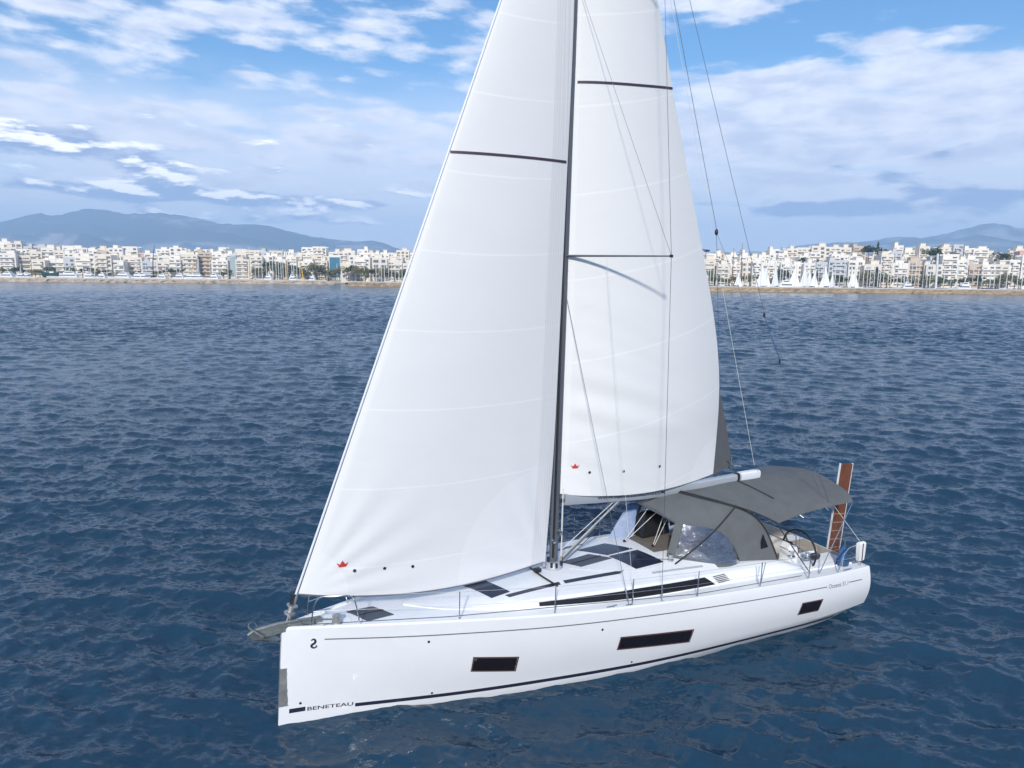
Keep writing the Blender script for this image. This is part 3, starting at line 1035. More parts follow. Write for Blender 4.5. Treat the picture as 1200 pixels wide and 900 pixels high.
# ------------------------------------------------------------------ marina
HULLW = pmat('white_topsides', (0.80, 0.80, 0.79), 0.3)
HULLN = pmat('navy_topsides', (0.03, 0.04, 0.08), 0.3)
HULLG = pmat('green_planking', (0.02, 0.075, 0.055), 0.5, var=0.15, vscale=2)
HULLBR = pmat('brown_planking', (0.16, 0.07, 0.035), 0.5)
SPARW = pmat('white_spar', (0.72, 0.72, 0.70), 0.4)
SPARBR = pmat('varnished_spar', (0.28, 0.09, 0.04), 0.5)
SAILC = pmat('sailcloth', (0.82, 0.82, 0.80), 0.7)
COVER = pmat('sail_cover', (0.05, 0.07, 0.15), 0.8)
YELLOW = pmat('yellow_paint', (0.70, 0.42, 0.05), 0.5)


def yacht_hull(L, B, fb):
    rings = []
    for k in range(9):
        t = k / 8
        b = B / 2 * (math.sin(PI * min(1, (t * 0.62 + 0.0)) ** 1.0) if t < 0.85 else 0.93 * (1 - (t - 0.85) * 0.5)) + 0.03
        z = fb * (1.25 - 0.35 * t)
        x = (t - 0.5) * L
        rings.append([(x, b, z), (x, b * 0.82, 0.1), (x, 0, -0.5), (x, -b * 0.82, 0.1), (x, -b, z)])
    mb = MB().loft(rings)
    tr = []
    for t, w, h in ((0.30, 0.02, 0.0), (0.36, 0.30, 0.35), (0.55, 0.36, 0.45), (0.68, 0.36, 0.42), (0.70, 0.34, 0.05)):
        x = (t - 0.5) * L
        z = fb * (1.25 - 0.35 * t) - 0.05
        tr.append([(x, B * w, z), (x, B * w * 0.8, z + h), (x, -B * w * 0.8, z + h), (x, -B * w, z)])
    mb.loft(tr)
    return mb


def as_mesh(mb, name, mat, smooth=30):
    o = mb.build(name, mat, smooth=smooth)
    me = o.data
    bpy.data.objects.remove(o)
    return me


YH = {('white', i): as_mesh(yacht_hull(L, B, f), 'hull', HULLW) for i, (L, B, f) in enumerate(((10, 3.3, 1.1), (13, 4.0, 1.35)))}
YH.update({('navy', i): as_mesh(yacht_hull(L, B, f), 'hull', HULLN) for i, (L, B, f) in enumerate(((10, 3.3, 1.1), (13, 4.0, 1.35)))})
YMAST = as_mesh(MB().tube([(0, 0, 0), (0, 0, 1)], 0.19, 6).box((0, 0, 0.45), (0.05, 1.6, 0.004)).box((0, 0, 0.70), (0.05, 1.2, 0.004)), 'mast', SPARW)
YMASTB = as_mesh(MB().tube([(0, 0, 0), (0, 0, 1)], [0.2, 0.1], 6), 'mast', SPARBR)
YBOOM = as_mesh(MB().tube([(0, 0, 0), (4.2, 0, 0.05)], [0.28, 0.16], 8), 'boom', COVER)
YBOOMW = as_mesh(MB().tube([(0, 0, 0), (4.2, 0, 0.05)], [0.26, 0.16], 8), 'boom', HULLW)


def tri_sail(pts, bulge, n=7):
    a, b, c = (Vector(p) for p in pts)     # tack, clew, head
    nrm = (b - a).cross(c - a).normalized()
    rows = []
    for i in range(n + 1):
        v = i / n
        row = []
        for j in range(n + 1):
            u = j / n
            p = (a + (b - a) * u) * (1 - v) + c * v
            row.append(p + nrm * bulge * math.sin(PI * u) * math.sin(PI * min(1, v * 0.9 + 0.1)))
        rows.append(row)
    return MB().grid(rows)


YMAIN = as_mesh(tri_sail([(0, 0, 0), (3.9, 0, 0.1), (0, 0, 11)], 0.35), 'mainsail', SAILC, 180)
YJIB = as_mesh(tri_sail([(-4.3, 0, 0.2), (-0.3, 0, 0.4), (-0.2, 0, 9.8)], 0.3), 'jib', SAILC, 180)


def yacht(px, dy, top_py, rot, kind, size, label, rg, sails=False, name='moored_yacht', group='sailing yachts in the marina', z0=0.0):
    x = at(px, 430).x
    Y = wall_y(x) + dy
    p = at(px, Y)
    mh = height_at(px, top_py, Y)
    root = empty(name, (p.x, Y, z0), rot)
    tag(root, label, 'sailing yacht', group)
    child('hull', YH[(kind, size)], root, (0.9, 0, 0))
    dz = 1.5
    child('mast', YMAST, root, (0, 0, dz), (1, 1, max(5.0, mh - dz)))
    if sails:
        k = (mh - dz - 1.0) / 11
        child('mainsail', YMAIN, root, (0.15, 0, dz + 0.9), (k * 0.85, 1, k))
        child('jib', YJIB, root, (0, 0, dz), (k * 0.55, 1, k * 0.8))
    else:
        child('boom', YBOOM if rg.random() < 0.5 else YBOOMW, root, (0.1, 0, dz + 1.2))


def make_marina():
    rg = np.random.default_rng(33)
    left = [(24, 308), (66, 290), (77, 291), (81, 308), (97, 309), (106, 305), (125, 303), (139, 300), (145, 288), (160, 303), (171, 306), (185, 296), (194, 302), (207, 306), (221, 309), (233, 304), (246, 306), (258, 304), (267, 300), (277, 297), (284, 304), (293, 289), (299, 308)]
    x = 303.0
    while x < 488:
        left.append((x, rg.choice([292, 299, 303, 305, 307, 309, 301, 304])))
        x += rg.uniform(2.2, 5.4)
    right = []
    x = 824.0
    while x < 1090:
        right.append((x, rg.choice([298, 304, 307, 309, 311, 308, 312, 306])))
        x += rg.uniform(2.6, 5.6)
    while x < 1212:
        right.append((x, rg.choice([302, 306, 309, 312, 310, 314])))
        x += rg.uniform(4.5, 9.5)
    for tab, ref in ((left[::-1][:80], 'genoa luff'), (right[:80], 'mainsail leech')):
        for i, (px, py) in enumerate(tab):
            if -130 < at(px, 440).x < -80:
                py = max(py, 300)
            rot = rg.choice([PI / 2, -PI / 2, PI / 2, -PI / 2, 0.15, PI]) + rg.normal(0, 0.1)
            kind = 'navy' if rg.random() < 0.15 else 'white'
            tall = 'tall' if py < 301 else 'short' if py > 308 else 'bare'
            w = ORD[i] if i < 48 else None
            lab = '%s-hulled yacht with %s mast, %s mast out from the %s' % (kind, tall, ORD[i], ref)
            yacht(px, rg.uniform(14, 40) + (46 if -128 < at(px, 440).x < -84 else 0), float(py) + rg.uniform(-0.8, 0.8), rot, kind, int(rg.integers(0, 2)), lab, rg)
    sails = [(867, 318), (892, 308), (899, 312), (908, 308), (933, 309), (942, 308), (948, 315), (956, 317), (966, 312), (975, 318), (998, 314), (1003, 316)]
    for i, (px, py) in enumerate(sails):
        lab = 'small yacht with white sails hoisted, %s set of sails out from the mainsail leech' % ORD[i]
        yacht(px, rg.uniform(7, 11), py, rg.choice([0.0, 0.5, 2.9]) + rg.normal(0, 0.15), 'navy' if i in (6, 10) else 'white', 0, lab, rg, sails=True, name='sailing_yacht', group='yachts under sail behind the harbour wall', z0=0.9)


make_marina()


def motor_yacht(px, dy, L, label, rg, z0=0.6, rot=0.0):
    x = at(px, 430).x
    Y = wall_y(x) + dy
    p = at(px, Y)
    root = empty('motor_yacht', (p.x, Y, z0), rot)
    tag(root, label, 'motor yacht', 'white motor yachts behind the breakwater')
    B = L * 0.27
    fb = 1.0 + L * 0.06
    rings = []
    for k in range(9):
        t = k / 8
        b = B / 2 * min(1, math.sin(PI * 0.5 * min(1, t * 1.9)) ** 0.7 + 0.02)
        z = fb * (1.3 - 0.42 * t)
        xx = (t - 0.5) * L
        rings.append([(xx - (0.10 * L * (1 - t) ** 3), b, z), (xx, b * 0.8, 0), (xx, -b * 0.8, 0), (xx - (0.10 * L * (1 - t) ** 3), -b, z)])
    MB().loft(rings).build('hull', HULLW, root)
    zz = fb * 0.95
    for k, (a, b, w, h) in enumerate(((-0.20, 0.38, 0.80, 2.0), (-0.06, 0.30, 0.62, 1.7))):
        pr = [(a * L, -B * w / 2, zz), (b * L, -B * w / 2, zz), (b * L - 0.5, -B * w / 2, zz + h), (a * L + h * 1.2, -B * w / 2, zz + h)]
        MB().prism(pr, (0, B * w, 0)).build('deckhouse', HULLW, root, smooth=0)
        MB().prism([(a * L + 1.1, -B * w / 2 - 0.05, zz + h * 0.42), (b * L - 0.9, -B * w / 2 - 0.05, zz + h * 0.42), (b * L - 1.0, -B * w / 2 - 0.05, zz + h * 0.78), (a * L + 1.7, -B * w / 2 - 0.05, zz + h * 0.78)], (0, B * w + 0.10, 0)).build('window', GLASSD, root, smooth=0)
        zz += h
    MB().tube([(0.12 * L, 0, zz), (0.15 * L, 0, zz + 2.2)], 0.12, 6).box((0.12 * L, 0, zz + 1.0), (0.3, 1.8, 0.15)).build('radar_arch', HULLW, root)


def make_shore_things():
    rg = np.random.default_rng(5)
    for px, L, txt in [(5, 15, 'white motor yacht at the far end of the breakwater'), (26, 10, 'small white motor yacht beside the largest end yacht'), (33, 9, 'small white motor yacht next to the green boat, bow outwards'), (76, 20, 'long low white motor yacht beside the green boat'),
                       (107, 13, 'white motor yacht under the shaggy palms'), (116, 11, 'white motor yacht moored second past the palms'), (141, 19, 'large white motor yacht before the grey-windowed blocks'), (158, 13, 'white motor yacht astern of the large one'), (170, 14, 'white motor yacht moored before the dark crane jib'),
                       (187, 11, 'white motor yacht moored just past the dark crane jib'), (207, 13, 'white motor yacht before the dark pines'), (222, 17, 'tall white motor yacht beside the slanting orange boom'), (234, 16, 'bulky white motor yacht moored before the pinkish blocks'), (248, 13, 'white motor yacht before the teal glass slab'),
                       (312, 11, 'white motor yacht before the first big pine'), (345, 10, 'white motor yacht between the two yellow spars'), (364, 9, 'small white motor yacht just past the leaning yellow spar'), (1068, 11, 'white motor yacht behind the harbour wall below the blue-grey block'), (1128, 12, 'white motor yacht behind the harbour wall before dark bushes'),
                       (925, 14, 'low white motor yacht among the white sails')]:
        motor_yacht(px, rg.uniform(8, 13), L, txt, rg, z0=1.0, rot=rg.choice([0.0, PI]) + rg.normal(0, 0.12))
    # green wooden boat standing on the quay
    def spot(px, dy):
        x = at(px, 430).x
        return at(px, wall_y(x) + dy)
    p = spot(58, 8)
    root = empty('wooden_boat', (p.x, p.y, 2.9))
    tag(root, 'dark green wooden boat standing on the breakwater quay', 'boat')
    rings = []
    for k in range(11):
        t = k / 10
        b = 1.9 * math.sin(PI * (0.06 + t * 0.86)) ** 0.6
        z = 2.5 + 1.0 * (2 * t - 1) ** 2 + 0.4 * (1 - t)
        x = (t - 0.5) * 10.5
        rings.append([(x * 1.08, b, z), (x, b * 0.8, 0.9), (x * 0.85, 0.05, 0.1), (x * 0.85, -0.05, 0.1), (x, -b * 0.8, 0.9), (x * 1.08, -b, z)])
    MB().loft(rings).build('hull', HULLG, root)
    for sx in (-3.2, 0, 3.2):
        MB().box((sx, 0, 0.05), (0.5, 2.4, 0.3)).build('cradle', SPARBR, root, smooth=0)
    MB().box((1.5, 0, 3.2), (2.6, 1.9, 1.1)).build('cabin', HULLW, root, smooth=0)
    # crane spars
    for px, py0, py1, lean, mat, nm, lab, r in [(335, 321, 297, 0.2, YELLOW, 'crane', 'upright yellow crane jib in the marina', 0.45), (355, 321, 304, -1.4, YELLOW, 'crane', 'leaning yellow crane jib just past the upright one', 0.4), (179, 309, 290, 1.0, BLACK, 'crane', 'dark crane jib rising above the pale blocks', 0.30),
                                               (224, 318, 307, 1.6, YELLOW, 'boom_crane', 'short slanting orange boom among the motor yachts', 0.3)]:
        q = spot(px, 44)
        z0_, z1_ = height_at(px, py0, q.y), height_at(px, py1, q.y)
        root = empty(nm, (q.x, q.y, 1.8))
        tag(root, lab, 'crane')
        MB().box((0, 0, 1.0), (2.6, 2.6, 2.0)).build('cab', mat, root, smooth=0)
        MB().tube([(0, 0, 1.5), (lean * 0.4, 0, z0_), (lean * 2.2, 0, z1_)], [r, r, r * 0.45], 6).build('jib', mat, root)
    # two-masted wooden ship
    q = spot(868, 16)
    root = empty('wooden_ship', (q.x, q.y, 0.8))
    tag(root, 'wooden ship with two tall reddish brown masts and yard', 'ship')
    child('hull', as_mesh(yacht_hull(17, 4.6, 1.7), 'hull', HULLBR), root, (0, 0, 0))
    child('mast', YMASTB, root, (0.0, 0, 2), (1.3, 1.3, height_at(868, 287, q.y) - 2))
    child('mast', YMASTB, root, (-4.7, 0, 2), (1.1, 1.1, height_at(858, 292, q.y) - 2))
    MB().tube([(-2.6, 0, 14), (2.2, 0, 14.4)], 0.14, 6).build('yard', SPARBR, root)
    # leaning tall white mast
    q = spot(1098, 22)
    root = empty('moored_yacht', (q.x, q.y, 0.3), 0.3)
    tag(root, 'large white yacht with the tallest thick mast, before the wooded gap', 'sailing yacht', 'sailing yachts in the marina')
    child('hull', YH[('white', 1)], root, (0, 0, 0), (1.3, 1.2, 1.3))
    h = child('mast', YMAST, root, (0, 0, 1.5), (3.2, 3.2, height_at(1096, 298, q.y) - 1.5))
    h.rotation_euler = (0, -0.05, 0)


make_shore_things()


# ------------------------------------------------------------------ the yacht: s metres aft of the stem, o metres to port, z above the water
BX, BY = -4.767, 13.434


def V(s, o, z):
    return (s, -o, z)


boat = empty('sailboat', (BX, BY, 0), THETA)
tag(boat, 'white cruising sailboat under full sail with grey sprayhood and bimini', 'sailboat')

sheer = spline([0, 1.6, 3.5, 5.5, 7.5, 9.4, 11.5, 13.8, 15.05], [2.10, 2.085, 2.02, 1.93, 1.84, 1.76, 1.68, 1.60, 1.57])
deckb = spline([0, 0.5, 1.17, 1.87, 3.5, 5.5, 7.5, 9.4, 11.5, 13.8, 15.05], [0.07, 0.25, 0.48, 0.71, 1.17, 1.66, 1.97, 2.17, 2.32, 2.41, 2.40])
chb = spline([0, 0.5, 1.2, 2, 4, 5.2, 8, 10, 12, 14, 15.05], [0.03, 0.11, 0.25, 0.45, 0.98, 1.25, 1.76, 1.99, 2.14, 2.23, 2.24])
chz = spline([0, 2, 4, 5.2, 8, 10, 12, 14, 15.05], [0.20, 0.22, 0.29, 0.33, 0.37, 0.37, 0.38, 0.42, 0.48])
wlb = spline([0, 0.5, 1.2, 2, 4.13, 6.2, 8.24, 10, 12.02, 13.9, 15.05], [0.02, 0.095, 0.225, 0.41, 0.93, 1.34, 1.64, 1.76, 1.84, 1.88, 1.84])
wlz = spline([0, 12, 13.5, 14.4, 15.05], [0, 0, 0.0, 0.05, 0.17])
keelz = spline([0, 1, 3, 6, 9, 12, 13.8, 15.05], [-0.25, -0.45, -0.62, -0.70, -0.66, -0.42, -0.12, 0.10])


def stem_s(z):
    """the stem leans slightly aft going up"""
    return 0.068 * max(z, 0)


def topside(s, t):
    """topside point, t from the chine (0) to the sheer (1)"""
    z = chz(s) + (sheer(s) - chz(s)) * t
    o = chb(s) + (deckb(s) - chb(s)) * t + 0.10 * math.sin(PI * t) * min(1, s / 3.0) * (0.5 + 0.5 * min(1, s / 12))
    # tumble near the stern quarter keeps the corner round
    return o, z


def hull_o(s, z):
    t = (z - chz(s)) / (sheer(s) - chz(s))
    if t >= 0:
        return topside(s, min(t, 1))[0]
    k = (z - wlz(s)) / max(0.02, chz(s) - wlz(s))
    return wlb(s) + (chb(s) - wlb(s)) * k


def hull_P(s, z, off=0.0):
    return V(s + stem_s(z) * max(0, 1 - s / 3.0), hull_o(s, z) + off, z)


def section(s):
    pts = [(0.0, keelz(s)), (wlb(s) * 0.55, keelz(s) * 0.80 + wlz(s) * 0.2), (wlb(s) * 0.88, keelz(s) * 0.38 + wlz(s) * 0.6), (wlb(s), wlz(s))]
    for k in range(1, 3):
        pts.append((wlb(s) + (chb(s) - wlb(s)) * k / 3, wlz(s) + (chz(s) - wlz(s)) * k / 3))
    for k in range(11):
        pts.append(topside(s, k / 10))
    pts.append((deckb(s) - 0.015, sheer(s) + 0.045))
    pts.append((deckb(s) - 0.055, sheer(s) + 0.045))
    pts.append((deckb(s) - 0.075, sheer(s) - 0.02))
    return pts


def hull_mesh():
    ss = [0, 0.12, 0.3, 0.55, 0.9, 1.3] + list(np.arange(1.8, 14.6, 0.32)) + [14.6, 14.85, 15.05]
    mb = MB()
    left, right = [], []
    for s in ss:
        sec = section(float(s))
        l, r = [], []
        for o, z in sec:
            sa = s + stem_s(z) * max(0, 1 - s / 3.0) - (0.0 if s < 14 else 0.10 * (z - 0.6) * (s - 14) / 1.05)
            l.append(V(sa, o, z))
            r.append(V(sa, -o, z))
        left.append(l)
        right.append(r)
    mb.grid(left)
    mb.grid([x[::-1] for x in right])
    n = len(left[0])
    for idx in (0, -1):          # stem face and transom
        f = left[idx] + right[idx][::-1]
        cx = sum(p[0] for p in f) / len(f)
        mb.add(f, [tuple(range(len(f)))]) if idx == 0 else mb.add(f, [(i, i + 1, 2 * n - 2 - i, 2 * n - 1 - i) for i in range(n - 1)])
    return mb


hull = hull_mesh().build('hull', GEL, boat, smooth=18)
bm_ = bmesh.new()
bm_.from_mesh(hull.data)
bmesh.ops.remove_doubles(bm_, verts=bm_.verts, dist=0.0005)
bmesh.ops.recalc_face_normals(bm_, faces=bm_.faces)
for e_ in bm_.edges:
    e_.smooth = not (len(e_.link_faces) == 2 and e_.calc_face_angle(0) > R(17))
bm_.to_mesh(hull.data)
bm_.free()


def hull_strip(name, s0, s1, zf, wf, mat, off=0.005, n=60, parent=hull, side=1):
    rows = [[], []]
    for k in range(n + 1):
        s = s0 + (s1 - s0) * k / n
        z, w = zf(s), wf(s)
        for r, zz in ((0, z - w / 2), (1, z + w / 2)):
            p = hull_P(s, zz, off)
            rows[r].append((p[0], p[1] * side, p[2]))
    return MB().grid(rows).build(name, mat, parent, smooth=180)


def on_hull(poly, off=0.005):
    return [hull_P(s, z, off) for s, z in poly]


bz = spline([0, 1.5, 4, 7, 10, 12.5, 14.2], [0.245, 0.20, 0.19, 0.205, 0.22, 0.235, 0.21])
hull_strip('boot_stripe', 1.52, 14.15, bz, lambda s: 0.085 + 0.002 * s, NAVY, n=110)
hull_strip('bow_stripe_block', 0.20, 0.52, lambda s: 0.275, lambda s: 0.10, NAVY, n=6)
hull_strip('boot_stripe', 0.2, 14.15, bz, lambda s: 0.085 + 0.002 * s, NAVY, n=110, side=-1)
cz = lambda s: 1.875 - 0.036 * (s - 0.84)
pin = spline([0.84, 5, 9, 13.3, 14.7], [1.845, 1.69, 1.53, 1.365, 1.315])
hull_strip('pinstripe', 0.84, 13.3, pin, lambda s: 0.026, GREYLINE, n=90)
hull_strip('pinstripe', 14.12, 14.62, pin, lambda s: 0.026, GREYLINE, n=6)
hull_strip('pinstripe', 0.84, 14.62, pin, lambda s: 0.026, GREYLINE, n=90, side=-1)


def text_mesh(body, name, mat, parent, height, mapper, width=None, bold=0.0, subdiv=1):
    cu = bpy.data.curves.new('lettering', 'FONT')
    cu.body = body
    cu.offset = bold
    cu.resolution_u = 3
    to = bpy.data.objects.new('lettering', cu)
    scene.collection.objects.link(to)
    bpy.context.view_layer.update()
    me = bpy.data.meshes.new_from_object(to.evaluated_get(bpy.context.evaluated_depsgraph_get()))
    bpy.data.objects.remove(to)
    xs = [v.co.x for v in me.vertices]
    ys = [v.co.y for v in me.vertices]
    x0, x1, y0, y1 = min(xs), max(xs), min(ys), max(ys)
    sy = height / 0.70
    sx = (width / (x1 - x0)) if width else sy
    for v in me.vertices:
        v.co = Vector(mapper((v.co.x - x0) * sx, v.co.y * sy))
    me.name = name
    me.materials.append(mat)
    o = link(bpy.data.objects.new(name, me))
    o.parent = parent
    return o


text_mesh('BENETEAU', 'maker_lettering', NAVY, hull, 0.085, lambda x, y: hull_P(0.56 + x, 0.222 - 0.030 * x + y, 0.006), 0.92, 0.012)
text_mesh('Oceanis 51.1', 'type_lettering', GREYLINE, hull, 0.12, lambda x, y: hull_P(13.36 + x, pin(13.36 + x) - 0.06 + y, 0.006), 0.72)


def emblem_ribbon():
    """small seahorse-like curl near the bow"""
    pts = [(0.03, 0.17), (0.075, 0.20), (0.11, 0.16), (0.10, 0.115), (0.06, 0.085), (0.035, 0.05), (0.06, 0.015), (0.11, 0.01), (0.14, 0.045), (0.115, 0.06)]
    path = curve3([(a, b, 0) for a, b in pts], 30)
    rows = [[], []]
    for i, p in enumerate(path):
        a, b = path[max(i - 1, 0)], path[min(i + 1, 29)]
        dx, dz = b[0] - a[0], b[1] - a[1]
        L = math.hypot(dx, dz)
        w = 0.020 * math.sin(PI * (0.15 + 0.8 * i / 29)) + 0.004
        for r, sg in ((0, -1), (1, 1)):
            rows[r].append(hull_P(0.55 + p[0] - dz / L * w * sg, 1.66 + p[1] + dx / L * w * sg, 0.006))
    return MB().grid(rows)


emblem_ribbon().build('bow_emblem', NAVY, hull, smooth=180)


def hull_window(s0, s1, zt0, zt1, h0, h1, slant):
    """a long window let into the topside: frame, dark glass, mullion"""
    def P(a, b, off):
        s = s0 + (s1 - s0) * a + slant * (1 - b)
        zt = zt0 + (zt1 - zt0) * a
        return hull_P(s, zt - (h0 + (h1 - h0) * a) * (1 - b), off)
    n = 10
    mb = MB()
    fw = 0.028
    fa, fb = fw / (s1 - s0), fw / h0

    def band(a0, a1, b0, b1):
        k = max(2, int((a1 - a0) * n) + 1)
        outer = [[P(a0 + (a1 - a0) * i / k, b, 0.014) for i in range(k + 1)] for b in (b0, b1)]
        mb.grid(outer)
        for b in (b0, b1):
            mb.grid([[P(a0 + (a1 - a0) * i / k, b, o) for i in range(k + 1)] for o in (-0.01, 0.014)])
    band(0, 1, 0, fb)
    band(0, 1, 1 - fb, 1)
    band(0, fa, fb, 1 - fb)
    band(1 - fa, 1, fb, 1 - fb)
    fr = mb.build('hull_window', WINFRAME, hull, smooth=20)
    g = MB().grid([[P(fa + (1 - 2 * fa) * i / n, fb + (1 - 2 * fb) * b / 6, 0.006) for i in range(n + 1)] for b in range(7)])
    g.build('pane', SMOKE, fr, smooth=180)
    return fr


hull_window(3.88, 4.88, 1.14, 1.01, 0.38, 0.40, -0.02)
hull_window(7.22, 9.18, 1.15, 1.00, 0.355, 0.375, -0.03)
hull_window(12.47, 13.20, 1.08, 1.05, 0.355, 0.35, -0.05)
# pale bevel beside the middle window, through-hull fittings
def hull_patch(name, poly, mat, off):
    return MB().add(on_hull(poly, off), [tuple(range(len(poly)))]).build(name, mat, hull, smooth=0)


for s_, z_ in ((2.95, 1.62), (6.75, 1.42), (7.7, 0.33), (3.1, 0.28), (0.42, 0.42)):
    q_ = Vector(hull_P(s_, z_, 0.0))
    MB().lathe(q_, [(0.001, 0.006), (0.026, 0.008), (0.03, 0.0)], 10, Matrix.Rotation(R(90), 4, 'X')).build('skin_fitting', STEEL if z_ < 0.4 else BLACK, hull)

# stainless stem guard
mb = MB()
rows = []
for z in np.linspace(0.40, 1.25, 8):
    s = stem_s(z)
    o = hull_o(0.0, z)
    rows.append([V(s + 0.17 + 0.05, hull_o(0.17, z) + 0.008, z), V(s - 0.006, o + 0.010, z), V(s - 0.006, -o - 0.010, z), V(s + 0.22, -hull_o(0.17, z) - 0.008, z)])
mb.grid(rows).build('stem_plate', STEELD, hull, smooth=10)

# ------------------------------------------------------------------ deck
ND = 9


def deck_z(s, o):
    b = max(0.05, deckb(s) - 0.07)
    return sheer(s) - 0.015 + 0.055 * (1 - min(1, (o / b) ** 2)) * min(1, s / 2)


def make_deck():
    ss = list(np.linspace(0.06, 10.25, 42)) + [10.3] + list(np.linspace(10.7, 14.3, 10)) + [14.35, 15.0]
    rows = []
    for s in ss:
        b = deckb(s) - 0.07
        c = 1.18 if s > 10.2 else b * 0.55
        os_ = [b, (b + c) / 2, c, c * 0.5, 0, -c * 0.5, -c, -(b + c) / 2, -b]
        rows.append([V(s + stem_s(2) * max(0, 1 - s / 3), o, deck_z(s, o)) for o in os_])
    def skip(i, j):
        return 10.28 < ss[i] < 14.34 and 2 <= j <= 5
    return MB().grid(rows, skip).build('deck', DECK, boat, smooth=60)


deck = make_deck()

crb = spline([2.7, 3.3, 4, 5, 6, 7.5, 9, 10.4], [0.10, 0.50, 0.80, 1.16, 1.40, 1.60, 1.70, 1.74])
crc = spline([2.7, 4, 5, 6.5, 8, 9.3, 10.4], [2.075, 2.13, 2.175, 2.225, 2.275, 2.30, 2.305])
crh = spline([2.7, 4, 5.5, 7, 9, 10.4], [0.0, 0.05, 0.215, 0.275, 0.29, 0.30])


def roof_z(s, o):
    """top of the coachroof"""
    e = deck_z(s, crb(s)) + crh(s)
    bt = max(0.05, crb(s) - min(0.10, crb(s) * 0.3))
    t = min(1, abs(o) / bt)
    c = max(crc(s), e + 0.02)
    return c - (c - e) * t ** 2.6


def make_roof():
    rows = []
    for s in np.linspace(2.7, 10.4, 48):
        b = crb(s)
        bt = b - min(0.10, b * 0.3)
        zb = deck_z(s, b) - 0.01
        row = [V(s, b, zb), V(s, b - 0.02, zb + 0.03), V(s, bt + 0.03, zb + 0.85 * (roof_z(s, bt) - zb))]
        for k in range(17):
            o = bt * (1 - 2 * k / 16)
            row.append(V(s, o, roof_z(s, o)))
        row += [V(s, -bt - 0.03, zb + 0.85 * (roof_z(s, bt) - zb)), V(s, -b + 0.02, zb + 0.03), V(s, -b, zb)]
        rows.append(row)
    mb = MB().grid(rows)
    f = rows[-1]
    mb.add(f + [V(10.4, -1.74, 1.0), V(10.4, 1.74, 1.0)], [tuple(range(len(f) + 2))])
    return mb.build('coachroof', DECK, boat, smooth=30)


roof = make_roof()


def roof_patch(name, poly, mat, parent=roof, lift=0.012, on=roof_z, n=6):
    """quad (four s,o corners) laid over the roof or deck as a thin plate"""
    a, b, c, d = poly
    rows, low = [], []
    for i in range(n + 1):
        u = i / n
        row = []
        for j in range(n + 1):
            v = j / n
            s = (a[0] * (1 - u) + b[0] * u) * (1 - v) + (d[0] * (1 - u) + c[0] * u) * v
            o = (a[1] * (1 - u) + b[1] * u) * (1 - v) + (d[1] * (1 - u) + c[1] * u) * v
            row.append(V(s, o, on(s, o) + lift))
        rows.append(row)
    mb = MB().grid(rows)
    rim = [rows[0][j] for j in range(n + 1)] + [rows[i][n] for i in range(1, n + 1)] + [rows[n][j] for j in range(n - 1, -1, -1)] + [rows[i][0] for i in range(n - 1, 0, -1)]
    mb.grid([rim + rim[:1], [(p[0], p[1], p[2] - lift - 0.006) for p in rim + rim[:1]]])
    return mb.build(name, mat, parent, smooth=30)


def hatch(poly, mat, on, parent, handle=True):
    f = roof_patch('hatch', poly, mat, parent, 0.016, on)
    if handle:
        a, b, c, d = [Vector((p[0], p[1])) for p in poly]
        m1, m2 = (a + d) / 2, (b + c) / 2
        p1, p2 = m1 + (m2 - m1) * 0.30, m1 + (m2 - m1) * 0.70
        q1, q2 = a + (d - a) * 0.5, b + (c - b) * 0.5
        MB().tube([V(q1.x, q1.y, on(q1.x, q1.y) + 0.022), V(q2.x, q2.y, on(q2.x, q2.y) + 0.022)], 0.012, 6).build('crossbar', BLACK, f)
    return f


hatch([(1.50, -0.10), (2.06, -0.08), (2.38, 0.42), (1.80, 0.46)], HATCH2, deck_z, deck)
hatch([(4.12, -0.34), (4.68, -0.28), (4.86, 0.18), (4.36, 0.17)], HATCH2, roof_z, roof)
hatch([(4.36, 0.18), (4.86, 0.19), (5.02, 0.64), (4.55, 0.68)], HATCH, roof_z, roof, False)
hatch([(6.82, -0.13), (7.68, -0.20), (8.06, 0.28), (7.12, 0.33)], HATCH2, roof_z, roof)
hatch([(7.58, -0.58), (8.44, -0.62), (8.86, 0.04), (8.06, 0.07)], HATCH, roof_z, roof, False)
hatch([(8.06, 0.15), (8.92, 0.17), (9.13, 0.95), (8.28, 0.98)], HATCH, roof_z, roof, False)
for sg in (1, -1):
    roof_patch('shoulder_window', [(4.86, sg * 0.72), (6.24, sg * 0.75), (6.22, sg * 0.88), (4.92, sg * 0.84)], HATCH, roof, 0.006, n=10)
    roof_patch('shoulder_window', [(6.36, sg * 0.74), (7.98, sg * 0.91), (7.78, sg * 1.01), (6.34, sg * 0.88)], HATCH, roof, 0.006, n=10)
    roof_patch('handrail', [(8.55, sg * 1.25), (10.0, sg * 1.38), (10.0, sg * 1.41), (8.55, sg * 1.28)], ALUB, roof, 0.03, n=8)
    # long dark window of the saloon
    rows = []
    for k in range(31):
        s = 5.45 + (10.15 - 5.45) * k / 30
        b = crb(s)
        bt = b - 0.10
        zb = deck_z(s, b)
        zt = zb + 0.85 * (roof_z(s, bt) - zb)
        tt = k / 30
        lo = 0.34 - 0.22 * min(1, tt * 2.2)
        hi = min(0.97, lo + 0.46 + 0.75 * tt) if tt < 0.97 else lo + 0.25
        if tt > 0.94:
            hi = lo + (0.93 - lo) * max(0.02, (1 - tt) / 0.06)
        row = []
        for f in np.linspace(lo, hi, 4):
            o = (b - 0.02) + (bt + 0.03 - b + 0.02) * ((f * (zt - zb) - 0.03) / max(0.01, zt - zb - 0.03))
            row.append(V(s, sg * (o + 0.006), zb + f * (zt - zb)))
        rows.append(row)
    MB().grid(rows).build('saloon_window', SMOKE, roof, smooth=180)

